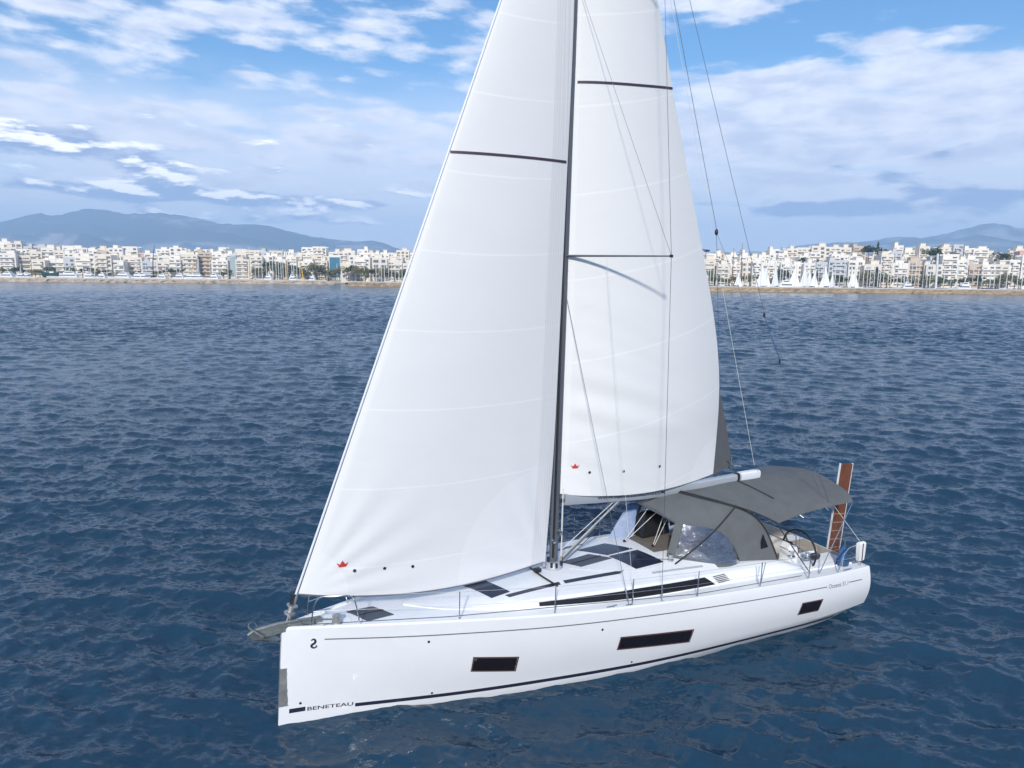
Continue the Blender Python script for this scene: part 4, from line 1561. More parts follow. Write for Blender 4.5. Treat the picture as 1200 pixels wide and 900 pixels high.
# self-tacking track across the roof ahead of the mast
MB().tube([V(5.98 + 0.10 * (o / 0.9) ** 2, o, roof_z(6.0, o) + 0.035) for o in np.linspace(-0.95, 0.95, 15)], 0.022, 6).build('jib_track', BLACK, roof)
MB().box(V(6.02, 0.12, roof_z(6, 0.12) + 0.08), (0.16, 0.10, 0.09)).build('traveller_car', BLACK, roof)

# ------------------------------------------------------------------ cockpit
SOLE = 1.02


def cockpit():
    mb = MB()
    rows = [[V(s, o, SOLE) for o in (1.18, 0.4, -0.4, -1.18)] for s in (10.3, 12, 14.35)]
    mb.grid(rows)
    for sg in (1, -1):
        mb.grid([[V(s, sg * 1.18, z) for s in (10.3, 12, 14.35)] for z in (SOLE, 1.75)])
    mb.grid([[V(14.35, o, z) for o in (1.18, -1.18)] for z in (SOLE, 1.60)])
    o = mb.build('cockpit_well', GEL, boat, smooth=0)
    MB().box(V(12.3, 0, SOLE + 0.012), (4.0, 2.30, 0.02)).build('teak_sole', TEAK, o, smooth=0)
    for sg in (1, -1):
        b = MB().box(V(11.5, sg * 0.86, SOLE + 0.23), (2.2, 0.60, 0.44)).build('seat', GEL, o, smooth=0)
        MB().box(V(11.5, sg * 0.86, SOLE + 0.475), (2.1, 0.52, 0.05)).build('teak_slats', TEAK, b, smooth=0)
        h = MB().box(V(14.0, sg * 0.86, SOLE + 0.30), (0.66, 0.60, 0.58)).build('helm_seat', GEL, o, smooth=0)
        MB().box(V(14.0, sg * 0.86, SOLE + 0.612), (0.60, 0.54, 0.04)).build('teak_slats', TEAK, h, smooth=0)
    t = MB().box(V(11.6, 0, SOLE + 0.35), (1.2, 0.40, 0.68)).build('cockpit_table', GEL, o, smooth=0)
    MB().box(V(11.6, 0, SOLE + 0.71), (1.3, 0.46, 0.04)).build('leaf', TEAK, t, smooth=0)
    d = MB().box(V(10.395, 0, 1.62), (0.03, 0.72, 1.1)).build('companionway', DARKIN, o, smooth=0)
    return o


well = cockpit()


def coaming(sg):
    rows = []
    for s in np.linspace(9.9, 14.75, 26):
        ob = np.interp(s, [9.9, 10.4, 12.3, 13.6, 14.75], [1.735, 1.76, 1.86, 1.96, 2.02])
        zt = np.interp(s, [9.9, 10.4, 12.3, 12.8, 13.2, 14.75], [2.02, 2.03, 1.99, 1.80, 1.66, 1.62])
        zd = deck_z(s, ob) - 0.02
        oi = 1.17
        row = [(ob, zd), (ob - 0.03, zd + 0.06), (ob - 0.10, zt - 0.05), (ob - 0.16, zt), (oi + 0.06, zt), (oi + 0.005, zt - 0.05), (oi, 1.0 if s > 10.4 else zd)]
        rows.append([V(s, sg * o, z) for o, z in row])
    mb = MB().grid(rows)
    for f in (rows[0], rows[-1]):
        mb.add(f, [tuple(range(len(f)))])
    c = mb.build('coaming', GEL, boat, smooth=40)
    return c


coam = coaming(1)
coaming(-1)
# louvred vent on the port coaming
for k in range(5):
    s0 = 10.32 + 0.02 * k
    ob = 1.728 - 0.0120 * k
    MB().box(V(10.42 - k * 0.035, ob, 1.80 + 0.040 * k), (0.38, 0.016, 0.014)).build('vent_louvre', BLACK, coam, smooth=0)
# stern platform corners with teak
for sg in (1, -1):
    roof_patch('stern_teak', [(14.38, sg * 0.2), (14.95, sg * 0.2), (14.95, sg * 1.9), (14.38, sg * 1.9)], TEAK, deck, 0.008, deck_z)


def winch(s, o, z, parent, r=0.085):
    w = MB().lathe(V(s, o, z), [(r * 1.15, 0), (r * 1.15, 0.03), (r * 0.75, 0.05), (r * 0.72, 0.12), (r * 0.95, 0.15), (r * 0.95, 0.17), (0.02, 0.175)], 16).build('winch', STEEL, parent)
    return w


winch(9.35, 0.95, roof_z(9.35, 0.95), roof, 0.07)
winch(9.35, -0.95, roof_z(9.35, 0.95), roof, 0.07)
for sg in (1, -1):
    winch(13.05, sg * 1.45, 1.87, boat)
    winch(13.55, sg * 1.55, 1.75, boat)


def helm(sg):
    w = empty('steering_wheel', V(13.50, sg * 1.30, 1.92))
    w.parent = boat
    c = []
    for k in range(33):
        a = 2 * PI * k / 32
        c.append((0.04 * math.cos(a) * 0, 0.55 * math.cos(a), 0.55 * math.sin(a)))
    MB().tube(c, 0.027, 8, cap=False).build('rim', BLACK, w)
    mb = MB()
    for k in range(5):
        a = 2 * PI * k / 5 + 0.31
        mb.tube([(0, 0, 0), (0, 0.54 * math.cos(a), 0.54 * math.sin(a))], 0.008, 6)
    mb.lathe((0, 0, 0), [(0.05, -0.04), (0.06, 0.0), (0.02, 0.04)], 12, Matrix.Rotation(R(90), 4, 'Y'))
    mb.build('spokes', STEEL, w)
    p = MB().loft([[V(13.12 + a * 0.5, sg * 1.28 + b, z) for a, b in ((-1 * x, -y), (x, -y), (x, y), (-x, y))] for z, x, y in ((SOLE, 0.34, 0.20), (1.8, 0.28, 0.17), (2.02, 0.26, 0.19), (2.12, 0.16, 0.19))]).build('helm_pedestal', GEL, boat, smooth=20)
    MB().box(V(13.02, sg * 1.28, 2.12), (0.10, 0.26, 0.16), Matrix.Rotation(R(35), 3, 'Y')).build('chart_plotter', WHITEP, p, smooth=0)
    MB().lathe(V(13.16, sg * 1.28, 2.12), [(0.07, 0), (0.085, 0.03), (0.05, 0.08), (0.005, 0.10)], 14).build('compass', BLACK, p)
    MB().tube([V(13.2, sg * 1.12, 2.05), V(13.18, sg * 1.12, 2.42), V(13.18, sg * 1.44, 2.42), V(13.2, sg * 1.44, 2.05)], 0.013, 6).build('grab_rail', STEEL, p)


helm(1)
helm(-1)

# ------------------------------------------------------------------ mast and rigging
def mast_s(z):
    return 6.52 + 0.0168 * (z - 2)


MTOP = 22.0


def ellipse(s, z, a, b, n=14):
    return [V(s + a * math.cos(2 * PI * k / n), b * math.sin(2 * PI * k / n), z) for k in range(n)]


mast = MB().loft([ellipse(mast_s(z), z, 0.112 * (1 - 0.25 * max(0, (z - 16) / 6)), 0.072, 14) for z in (2.15, 6, 12, 16, 19, MTOP)]).build('mast', ALU, boat, smooth=40)
MB().box(V(mast_s(MTOP) + 0.18, 0, MTOP + 0.04), (0.75, 0.10, 0.10)).build('masthead_crane', ALU, mast, smooth=0)
MB().lathe(V(mast_s(2.2), 0, roof_z(6.5, 0) - 0.005), [(0.24, 0), (0.24, 0.03), (0.19, 0.10), (0.17, 0.16)], 16).build('mast_collar', ALUB, mast)
for s_, o_, z_ in ((6.44, 0.10, 2.95), (6.60, 0.10, 3.15)):
    w_ = MB().lathe(V(s_, o_, z_), [(0.055, 0), (0.04, 0.03), (0.038, 0.07), (0.05, 0.09), (0.01, 0.095)], 12, Matrix.Rotation(R(90), 4, 'X')).build('mast_winch', STEEL, mast)
for s_, o_, z_ in ((6.38, 0.17, 2.36), (6.5, 0.20, 2.33), (6.66, 0.16, 2.36), (6.72, 0.05, 2.42), (6.32, 0.10, 2.50), (6.72, 0.0, 2.9)):
    MB().box(V(s_, o_, z_), (0.05, 0.035, 0.12)).build('halyard_block', BLACK, mast, smooth=0)
for o_, s_ in ((0.02, 6.74), (0.07, 6.70), (-0.03, 6.75)):
    MB().tube([V(s_, o_, 2.35), V(s_ + 0.02, o_, 4.2)], 0.011, 5).build('halyard', ROPEW, mast)
MB().tube([V(6.30, 0.08, 2.62), V(6.40, 0.085, 6.5)], 0.010, 5).build('halyard', ROPED, mast)

MB().tube([V(mast_s(z) - 0.055, 0.070, z) for z in (2.5, 8, 14, 18.5)], 0.030, 8).build('mast_shade_strip', BLACK, mast)  # dark strip added for the shaded front face of the mast

LT, UT = (8.30, 1.75, 9.68), (7.95, 1.45, 16.35)
for sg in (1, -1):
    for (ts, to, tz) in (LT, UT):
        r0 = mast_s(tz)
        ring = lambda s, o, w, th: [V(s + w * math.cos(2 * PI * k / 10), o, tz + th * math.sin(2 * PI * k / 10)) for k in range(10)]
        sp = MB().loft([ring(r0 + 0.06, sg * 0.06, 0.075, 0.026), ring((r0 + ts) / 2, sg * to / 2, 0.06, 0.022), ring(ts, sg * to, 0.035, 0.016)]).build('spreader', ALU, mast, smooth=50)
        MB().box(V(ts, sg * to, tz), (0.07, 0.04, 0.06)).build('spreader_tip', BLACK, sp, smooth=0)

WR = 0.0055


def wire(name, pts, r=WR, mat=WIRE, parent=None):
    return MB().tube([V(*p) for p in pts], r, 6).build(name, mat, parent or boat)


def turnbuckle(s, o, z, d):
    a = Vector(V(s, o, z))
    d = Vector(V(*d)).normalized()
    return MB().tube([a, a + d * 0.10, a + d * 0.12, a + d * 0.36, a + d * 0.40], [0.010, 0.010, 0.018, 0.018, 0.008], 8).build('turnbuckle', STEEL, boat)


for sg in (1, -1):
    c1 = (8.32, sg * 1.93, 1.80)
    c2 = (7.45, sg * 1.84, 1.87)
    wire('cap_shroud', [c1, (LT[0], sg * LT[1], LT[2]), (UT[0], sg * UT[1], UT[2]), (mast_s(21.3), sg * 0.06, 21.3)])
    wire('lower_shroud', [c2, (mast_s(8.95), sg * 0.08, 8.95)])
    wire('intermediate_shroud', [(LT[0], sg * LT[1], LT[2]), (mast_s(15.6), sg * 0.08, 15.6)], 0.0045)
    wire('flag_halyard', [(7.30, sg * 0.75, 9.66), (7.62, sg * 1.80, 1.87)], 0.0035, ROPEW)
    turnbuckle(*c1, (LT[0] - c1[0], sg * (LT[1] - 1.93), LT[2] - 1.8))
    turnbuckle(*c2, (mast_s(8.95) - c2[0], sg * 0.08 - c2[1], 7.0))
    for c in (c1, c2):
        MB().box(V(c[0], c[1], c[2] - 0.03), (0.16, 0.05, 0.05)).build('chainplate', STEEL, boat, smooth=0)

# forestay with furler
FS0, FS1 = (0.36, 0.0, 2.55), (mast_s(19.4) - 0.10, 0.0, 19.4)
stay = MB().tube([V(0.40, 0, 2.62), V(*FS1)], 0.024, 8).build('forestay', ALUW, boat)
d_ = (Vector(V(*FS1)) - Vector(V(0.40, 0, 2.62))).normalized()
Mst = Vector((0, 0, 1)).rotation_difference(d_).to_matrix().to_4x4()
MB().lathe(V(0.33, 0, 2.42), [(0.02, -0.22), (0.025, -0.06), (0.115, -0.05), (0.115, -0.02), (0.06, 0.0), (0.06, 0.10), (0.115, 0.12), (0.115, 0.14), (0.05, 0.16), (0.05, 0.34), (0.026, 0.38)], 16, Mst).build('furler_drum', STEELD, stay)
MB().tube([V(0.33 + 0.03, 0, 2.50), V(0.42, 0, 2.78)], 0.055, 10).build('furler_swivel', BLACK, stay)
wire('furling_line', [(0.36, 0.06, 2.45), (0.55, 0.16, 2.16), (3.4, 1.02, 2.10), (9.3, 2.05, 1.84), (12.6, 2.2, 1.72)], 0.006, ROPED)

# topping lift, backstays
wire('topping_lift', [(mast_s(MTOP) + 0.50, 0, MTOP + 0.02), (13.0, 0.0, 4.02)], 0.005, ROPEW)
wire('backstay', [(mast_s(MTOP) + 0.54, 0, MTOP), (11.15, 0.0, 10.42)], 0.006)
MB().lathe(V(11.15, 0, 10.36), [(0.015, -0.08), (0.042, -0.04), (0.042, 0.04), (0.015, 0.08)], 10).build('bridle_block', BLACK, boat)
wire('backstay_leg', [(11.15, 0, 10.36), (14.75, 1.75, 1.75)], 0.0040)
wire('backstay_leg', [(11.15, 0, 10.36), (13.9, -2.05, 1.75)], 0.0055, ROPEB)

# running backstay to the port quarter with its blue tackle
wire('running_backstay', [(mast_s(MTOP) + 0.40, 0.06, MTOP), (11.95, 1.00, 8.35)], 0.0055)
MB().lathe(V(11.95, 1.0, 8.3), [(0.012, -0.06), (0.026, -0.03), (0.026, 0.03), (0.012, 0.06)], 8).build('tackle_block', BLACK, boat)
for k_ in (-0.02, 0.02):
    wire('tackle', [(11.95 + k_, 1.0, 8.28), (12.45 + k_ * 0.5, 1.14, 7.15)], 0.006, ROPEB)
MB().lathe(V(12.45, 1.14, 7.12), [(0.012, -0.06), (0.026, -0.03), (0.026, 0.03), (0.012, 0.06)], 8).build('tackle_block', BLACK, boat)
wire('running_backstay', [(12.45, 1.14, 7.05), (14.80, 1.85, 1.70)], 0.0045, ROPED)

# ------------------------------------------------------------------ boom
bmz = spline([6.7, 7.4, 8.6, 10, 11.7, 13.2], [3.93, 3.85, 3.765, 3.70, 3.69, 3.735])
rings = []
for s_ in (6.78, 6.9, 9.0, 11.0, 12.4, 13.08, 13.12):
    k_ = 1.0 if s_ < 13.1 else 0.9
    z_ = bmz(s_)
    h_, w_ = 0.155 * k_, 0.105 * k_
    rings.append([V(s_, w_ * a, z_ + h_ * b) for a, b in ((-0.55, 1), (0.55, 1), (0.95, 0.75), (1.0, 0.2), (0.75, -0.55), (0.4, -1), (-0.4, -1), (-0.75, -0.55), (-1.0, 0.2), (-0.95, 0.75))])
boom = MB().loft(rings).build('boom', ALUB, boat, smooth=40)
MB().loft([[V(s, w * a, bmz(13) + h * b) for a, b in ((-0.55, 1), (0.55, 1), (0.95, 0.75), (1.0, 0.2), (0.75, -0.55), (0.4, -1), (-0.4, -1), (-0.75, -0.55), (-1.0, 0.2), (-0.95, 0.75))] for s, h, w in ((12.44, 0.160, 0.110), (13.0, 0.160, 0.110), (13.16, 0.150, 0.10))]).build('boom_end', ALUW, boom, smooth=40)
MB().loft([[V(s, 0.112 * a, bmz(13) + 0.163 * b) for a, b in ((-0.55, 1), (0.55, 1), (0.95, 0.75), (1.0, 0.2), (0.75, -0.55), (0.4, -1), (-0.4, -1), (-0.75, -0.55), (-1.0, 0.2), (-0.95, 0.75))] for s in (12.30, 12.38)]).build('end_band', BLACK, boom, smooth=40)
MB().tube([V(6.64, 0, 3.86), V(6.80, 0, 3.88)], 0.05, 10).build('gooseneck', BLACK, boom)


def boom_side(s, z):
    b = (z - bmz(s)) / 0.155
    return 0.105 * (np.interp(b, [-1, -0.55, 0.2, 0.75, 1], [0.4, 0.75, 1.0, 0.95, 0.55])) + 0.004


text_mesh('WWW.VERNICOSYACHTS.COM', 'boom_lettering', NAVY, boom, 0.105, lambda x, y: V(7.70 + x, boom_side(7.70 + x, bmz(7.70 + x) - 0.045 + y), bmz(7.70 + x) - 0.045 + y), 2.08, 0.01)
MB().tube([V(6.68, 0, 2.36), V(8.42, 0, 3.64)], [0.026, 0.026], 10).build('vang_strut', STEELD, boom)
MB().tube([V(6.66, 0, 2.30), V(7.7, 0, 3.06)], 0.036, 10).build('vang_sleeve', ALU, boom)
MB().tube([V(6.80, 0.04, 2.30), V(8.62, 0.03, 3.60)], 0.009, 6).build('vang_line', ROPED, boom)
MB().tube([V(6.80, -0.05, 2.62), V(8.30, -0.03, 3.64)], 0.009, 6).build('vang_line', ROPEW, boom)
sh_ = [((8.96, -0.44), 9.56, 0.0), ((8.98, -0.42), 10.18, 0.0), ((9.42, 0.16), 10.02, 0.03), ((9.44, 0.19), 10.30, 0.03)]
for (a_, b_), e_, oo_ in sh_:
    MB().tube([V(a_, b_, roof_z(a_, b_) + 0.04), V(e_, oo_, bmz(e_) - 0.17)], 0.009, 6).build('mainsheet', ROPEW, boom)
    MB().box(V(e_, oo_, bmz(e_) - 0.19), (0.04, 0.03, 0.08)).build('sheet_block', BLACK, boom, smooth=0)
for a_, b_ in ((8.96, -0.44), (9.42, 0.17)):
    MB().box(V(a_, b_, roof_z(a_, b_) + 0.04), (0.08, 0.04, 0.05)).build('deck_block', BLACK, roof, smooth=0)

# ------------------------------------------------------------------ sails
leech_tab = spline([3.9, 5, 6.31, 9.97, 13.71, 15.51, 18.5, 21.5], [11.47, 11.52, 11.52, 10.68, 9.51, 8.99, 8.05, 7.12])


def main_l(z):
    return mast_s(z) + 0.112


def main_o(s, z):
    a, b = main_l(z), leech_tab(z)
    c = max(0.05, b - a)
    u = min(max((s - a) / c, 0), 1.05)
    low = min(1, max(0, (z - 3.6) / 2.0))
    o = 0.100 * c * (0.55 + 0.45 * low) * 3.6 * u ** 0.85 * max(0, 1 - u) + 0.02
    o += u * (0.10 * (1 - low)) * 0
    # creases running down from the luff low in the sail
    w = math.exp(-((z - 6.2) / 2.2) ** 2) * math.exp(-(u / 0.55) ** 2) * min(1, u * 14)
    o += 0.024 * w * math.sin(5.2 * (z + 0.42 * (s - a)) + 1.2 * math.sin(2.1 * z)) + 0.013 * w * math.sin(11.0 * (z + 0.36 * (s - a)) + 2.0 * math.sin(1.3 * z + s))
    o += 0.012 * math.sin(1.1 * z + 1.7 * s) * u * (1 - u) * 4
    return o


def main_foot(u):
    return 4.06 * (1 - u) + 3.97 * u - 0.185 * 4 * u * (1 - u) * (1 - 0.3 * u)


def make_main():
    rows, uvs = [], []
    n, m = 60, 110
    for i in range(m + 1):
        v = (i / m) ** 1.25
        row = []
        for j in range(n + 1):
            u = j / n
            zl = 4.06 + (21.5 - 4.06) * v
            z = zl + (main_foot(u) - 4.06) * (1 - v) ** 10 - 0.10 * u * (1 - v) * v * 4
            a, b = main_l(z), leech_tab(max(z, 3.9))
            s = a + (b - a) * u
            row.append(V(s, main_o(s, z), z))
            uvs.append((u, b - s))
        rows.append(row)
    o = MB().grid(rows).build('mainsail', sail_mat('mainsail_cloth', (0.825, 0.82, 0.805), (0.89, 0.885, 0.87), 1.9, -0.22, [V(6.7, 0, 4.0), V(11.6, 0, 3.9), 0.75, 1.1]), boat, smooth=180, recalc=False)
    lay = o.data.uv_layers.new(name='UVMap')
    idx = np.zeros(len(o.data.loops), np.int32)
    o.data.loops.foreach_get('vertex_index', idx)
    lay.data.foreach_set('uv', np.array(uvs, np.float32)[idx].ravel())
    return o


main = make_main()
main_P = lambda s, z, off=0.012: V(s, main_o(s, z) + off, z)

jl = lambda z: 0.50 + (z - 2.76) * (FS1[0] - 0.44) / (19.4 - 2.62)
jib_leech = spline([2.4, 5, 7.73, 11.76, 15.1, 19.0], [6.20, 6.36, 6.46, 6.58, 6.66, 6.62])


def jib_o(s, z):
    a, b = jl(z), jib_leech(max(z, 2.4))
    c = max(0.02, b - a)
    u = min(max((s - a) / c, 0), 1)
    lo = 0.16 + 0.02 * min(1, max(0, (z - 2.5) / 3))
    o = lo * u + 0.060 * c * 3.4 * u ** 0.8 * (1 - u)
    # pleats along the leech, creases fanning out of the tack and clew
    w = max(0, (u - 0.80) / 0.2) * min(1, max(0, (z - 6) / 6)) * (1 - max(0, (u - 0.97) / 0.03))
    o += 0.006 * w * math.sin(s * 60)
    ang = math.atan2(z - 2.7, s - 0.45)
    o += 0.016 * math.exp(-((math.hypot(s - 0.45, z - 2.7) - 1.5) / 1.3) ** 2) * math.sin(ang * 22) * min(1, u * 10)
    angc = math.atan2(z - 2.4, 6.2 - s)
    o += 0.011 * math.exp(-((math.hypot(s - 6.2, z - 2.4) - 1.6) / 1.3) ** 2) * math.sin(angc * 17)
    o += 0.010 * math.sin(0.9 * z - 1.3 * s) * u * (1 - u) * 4
    return o


def jib_foot(u):
    return 2.76 * (1 - u) + 2.47 * u - 0.20 * math.sin(PI * u) ** 1.2 * (1 - 0.25 * u)


def make_jib():
    rows, uvs = [], []
    n, m = 70, 110
    for i in range(m + 1):
        v = (i / m) ** 1.2
        row = []
        for j in range(n + 1):
            u = j / n
            zl = 2.76 + (19.0 - 2.76) * v
            z = zl + (jib_foot(u) - 2.76) * (1 - v) ** 7
            a, b = jl(z), jib_leech(max(z, 2.4))
            s = a + (b - a) * u
            row.append(V(s, jib_o(s, z), z))
            uvs.append((u, b - s))
        rows.append(row)
    o = MB().grid(rows).build('genoa', sail_mat('genoa_cloth', (0.785, 0.785, 0.78), (0.845, 0.845, 0.84), 1.62, 0.0, [V(0.45, 0, 2.7), V(6.2, 0.15, 2.5), 1.05, 2.35], 0.42), boat, smooth=180, recalc=False)
    lay = o.data.uv_layers.new(name='UVMap')
    idx = np.zeros(len(o.data.loops), np.int32)
    o.data.loops.foreach_get('vertex_index', idx)
    lay.data.foreach_set('uv', np.array(uvs, np.float32)[idx].ravel())
    return o


jib = make_jib()
jib_P = lambda s, z, off=0.010: V(s, jib_o(s, z) + off, z)


def strip(name, path, w, mat, parent, P, off=0.012):
    rows = [[], []]
    for s, z in path:
        rows[0].append(P(s, z - w / 2, off))
        rows[1].append(P(s, z + w / 2, off))
    return MB().grid(rows).build(name, mat, parent, smooth=180)


STRIPE = pmat('draft_stripe', (0.045, 0.03, 0.055), 0.6)
strip('draft_stripe', [(6.86 + (9.52 - 6.86) * k / 20, 13.45 + 0.19 * k / 20 - 0.04 * math.sin(PI * k / 20)) for k in range(21)], 0.055, STRIPE, main, main_P)
z0_ = 11.70
strip('draft_stripe', [(jl(z0_) + 0.02 + (jib_leech(z0_) - jl(z0_) - 0.06) * k / 20, z0_ + 0.03 - 0.02 * k / 20) for k in range(21)], 0.055, STRIPE, jib, jib_P)
strip('foot_tape', [(jl(2.7) + (6.17 - jl(2.7)) * k / 30, jib_foot(k / 30) + 0.012) for k in range(31)], 0.03, GREYLINE, jib, lambda s, z, off: jib_P(s, max(z, 2.3), off))


def crown(P, s0, z0, sc, parent):
    pts = [(-0.30, 0), (0.30, 0), (0.52, 0.42), (0.24, 0.24), (0.0, 0.62), (-0.24, 0.24), (-0.52, 0.42)]
    vs = [P(s0 + a * sc, z0 + b * sc, 0.014) for a, b in pts] + [P(s0, z0 + 0.12 * sc, 0.014)]
    fs = [(7, i, (i + 1) % 7) for i in range(7)]
    MB().add(vs, fs).build('crown_emblem', RED, parent, smooth=0)


crown(jib_P, 1.37, 3.27, 0.23, jib)
crown(main_P, 6.99, 4.68, 0.20, main)


def dot(P, s0, z0, parent):
    vs = [P(s0 + 0.035 * math.cos(2 * PI * k / 10), z0 + 0.035 * math.sin(2 * PI * k / 10), 0.014) for k in range(10)]
    MB().add(vs, [tuple(range(10))]).build('reef_eyelet', NAVY, parent, smooth=0)


for s_, z_ in ((1.60, 3.17), (2.22, 3.13), (2.82, 3.08)):
    dot(jib_P, s_, z_, jib)
for s_, z_ in ((7.35, 4.56), (8.24, 4.52), (9.34, 4.52)):
    dot(main_P, s_, z_, main)
# grey protective strip at the clew of the main
MB().add([V(11.50, 0.0, 6.45), V(11.90, -0.02, 5.2), V(12.20, -0.03, 4.10), V(11.45, -0.02, 3.90), V(11.40, -0.01, 5.0)], [(0, 1, 4), (1, 2, 3, 4)]).build('clew_guard', CANVASD, main, smooth=0)
MB().tube([V(12.1, 0, 4.02), V(12.14, 0, 4.35)], 0.02, 6).box(V(12.1, 0, 4.08), (0.10, 0.05, 0.12)).tube([V(11.95, 0.05, 4.30), V(12.25, -0.03, 4.05)], 0.014, 6).tube([V(12.15, 0.04, 4.14), V(12.5, 0.0, 4.06)], 0.012, 6).build('outhaul_fitting', STEEL, boom, smooth=0)
MB().box(V(6.16, 0.16, 2.42), (0.08, 0.05, 0.12)).tube([V(6.17, 0.16, 2.44), V(6.04, 0.12, 2.28)], 0.012, 6).build('clew_block', STEEL, jib, smooth=0)

# ------------------------------------------------------------------ sprayhood and bimini
F_ = [(9.15, 0, 3.46), (9.35, 0.40, 3.34), (9.65, 0.74, 3.14), (10.08, 0.98, 3.04), (10.60, 1.15, 2.90), (11.05, 1.27, 2.55), (11.25, 1.38, 2.06)]
A_ = [(10.2, 0, 3.63), (10.7, 0.5, 3.51), (11.3, 1.0, 3.36), (11.72, 1.28, 3.14), (11.98, 1.46, 2.80), (12.15, 1.57, 2.40), (12.30, 1.66, 1.99)]
B_ = [(9.00, 0, 2.315), (9.05, 0.40, 2.31), (9.25, 0.68, 2.295), (9.70, 1.02, 2.24), (10.25, 1.34, 2.10), (10.9, 1.50, 2.04), (11.25, 1.40, 2.035)]


def hood():
    f = curve3(F_, 31)
    a = curve3(A_, 31)
    root = None
    mb = MB()
    for sg in (1, -1):
        rows = []
        for k in range(13):
            t = k / 12
            row = []
            for p, q in zip(f, a):
                s, o, z = (p[i] * (1 - t) + q[i] * t for i in range(3))
                bow = 0.030 * math.sin(PI * t) * (1 if z > 2.6 else 0.2)
                row.append(V(s, sg * (o + bow * 0.8), z + bow))
            rows.append(row)
        mb.grid(rows)
    o = mb.build('sprayhood', CANVAS, boat, smooth=60)
    b = curve3(B_, 31)
    for sg in (1, -1):
        k0, k1 = 11, 29
        win = [[V(*(lambda c: (c[0], sg * (c[1] + 0.02 * math.sin(PI * t)), c[2]))([p[i] * (1 - t) + q[i] * t for i in range(3)])) for p, q in list(zip(b, f))[k0:k1]] for t in (0.07, 0.3, 0.5, 0.75, 1.0)]
        MB().grid(win).build('side_window', VINYL, o, smooth=180)
        hem = [[V(*(lambda c: (c[0], sg * c[1], c[2]))([p[i] * (1 - t) + q[i] * t for i in range(3)])) for p, q in list(zip(b, f))[k0 - 1:]] for t in (-0.02, 0.07)]
        MB().grid(hem).build('hem', CANVAS, o, smooth=180)
        pil = [[V(*(lambda c: (c[0] - 0.005, sg * c[1], c[2]))([p[i] * (1 - t) + q[i] * t for i in range(3)])) for p, q in list(zip(b, f))[k0 - 2:k0 + 1]] for t in (0.0, 0.25, 0.5, 0.75, 1.0)]
        MB().grid(pil).build('window_edge', CANVAS, o, smooth=180)
        MB().add([V(11.88, sg * 1.505, 2.72), V(12.02, sg * 1.575, 2.36), V(11.80, sg * 1.555, 2.34), V(11.80, sg * 1.53, 2.52)], [(0, 1, 2, 3)]).build('small_window', SMOKE, o, smooth=0)
        MB().tube([V(s, sg * (q + 0.012), z + 0.02) for s, q, z in curve3(A_, 25)], 0.020, 8).build('hoop', BLKWEB, o)
    MB().grid([[V(8.80, -1.02, 2.16), V(9.02, -0.90, 2.22), V(9.40, -0.66, 2.28)], [V(9.12, -1.03, 2.62), V(9.30, -0.93, 2.66), V(9.52, -0.74, 2.70)], [V(9.42, -1.02, 3.04), V(9.54, -0.95, 3.07), V(9.64, -0.84, 3.10)]]).build('quarter_window', SKYVINYL, o, smooth=180)
    # rolled windscreen; the starboard quarter panel above has the sky's reflection painted in blue
    roll = [V(s - 0.03, oo, z - 0.02) for s, oo, z in curve3([(p[0], sgn * p[1], p[2]) for sgn, p in [(-1, F_[2]), (-1, F_[1]), (1, F_[0]), (1, F_[1]), (1, F_[2])]], 15)]
    MB().tube(roll, 0.028, 8).build('rolled_screen', CANVASD, o)
    return o


sprayhood = hood()


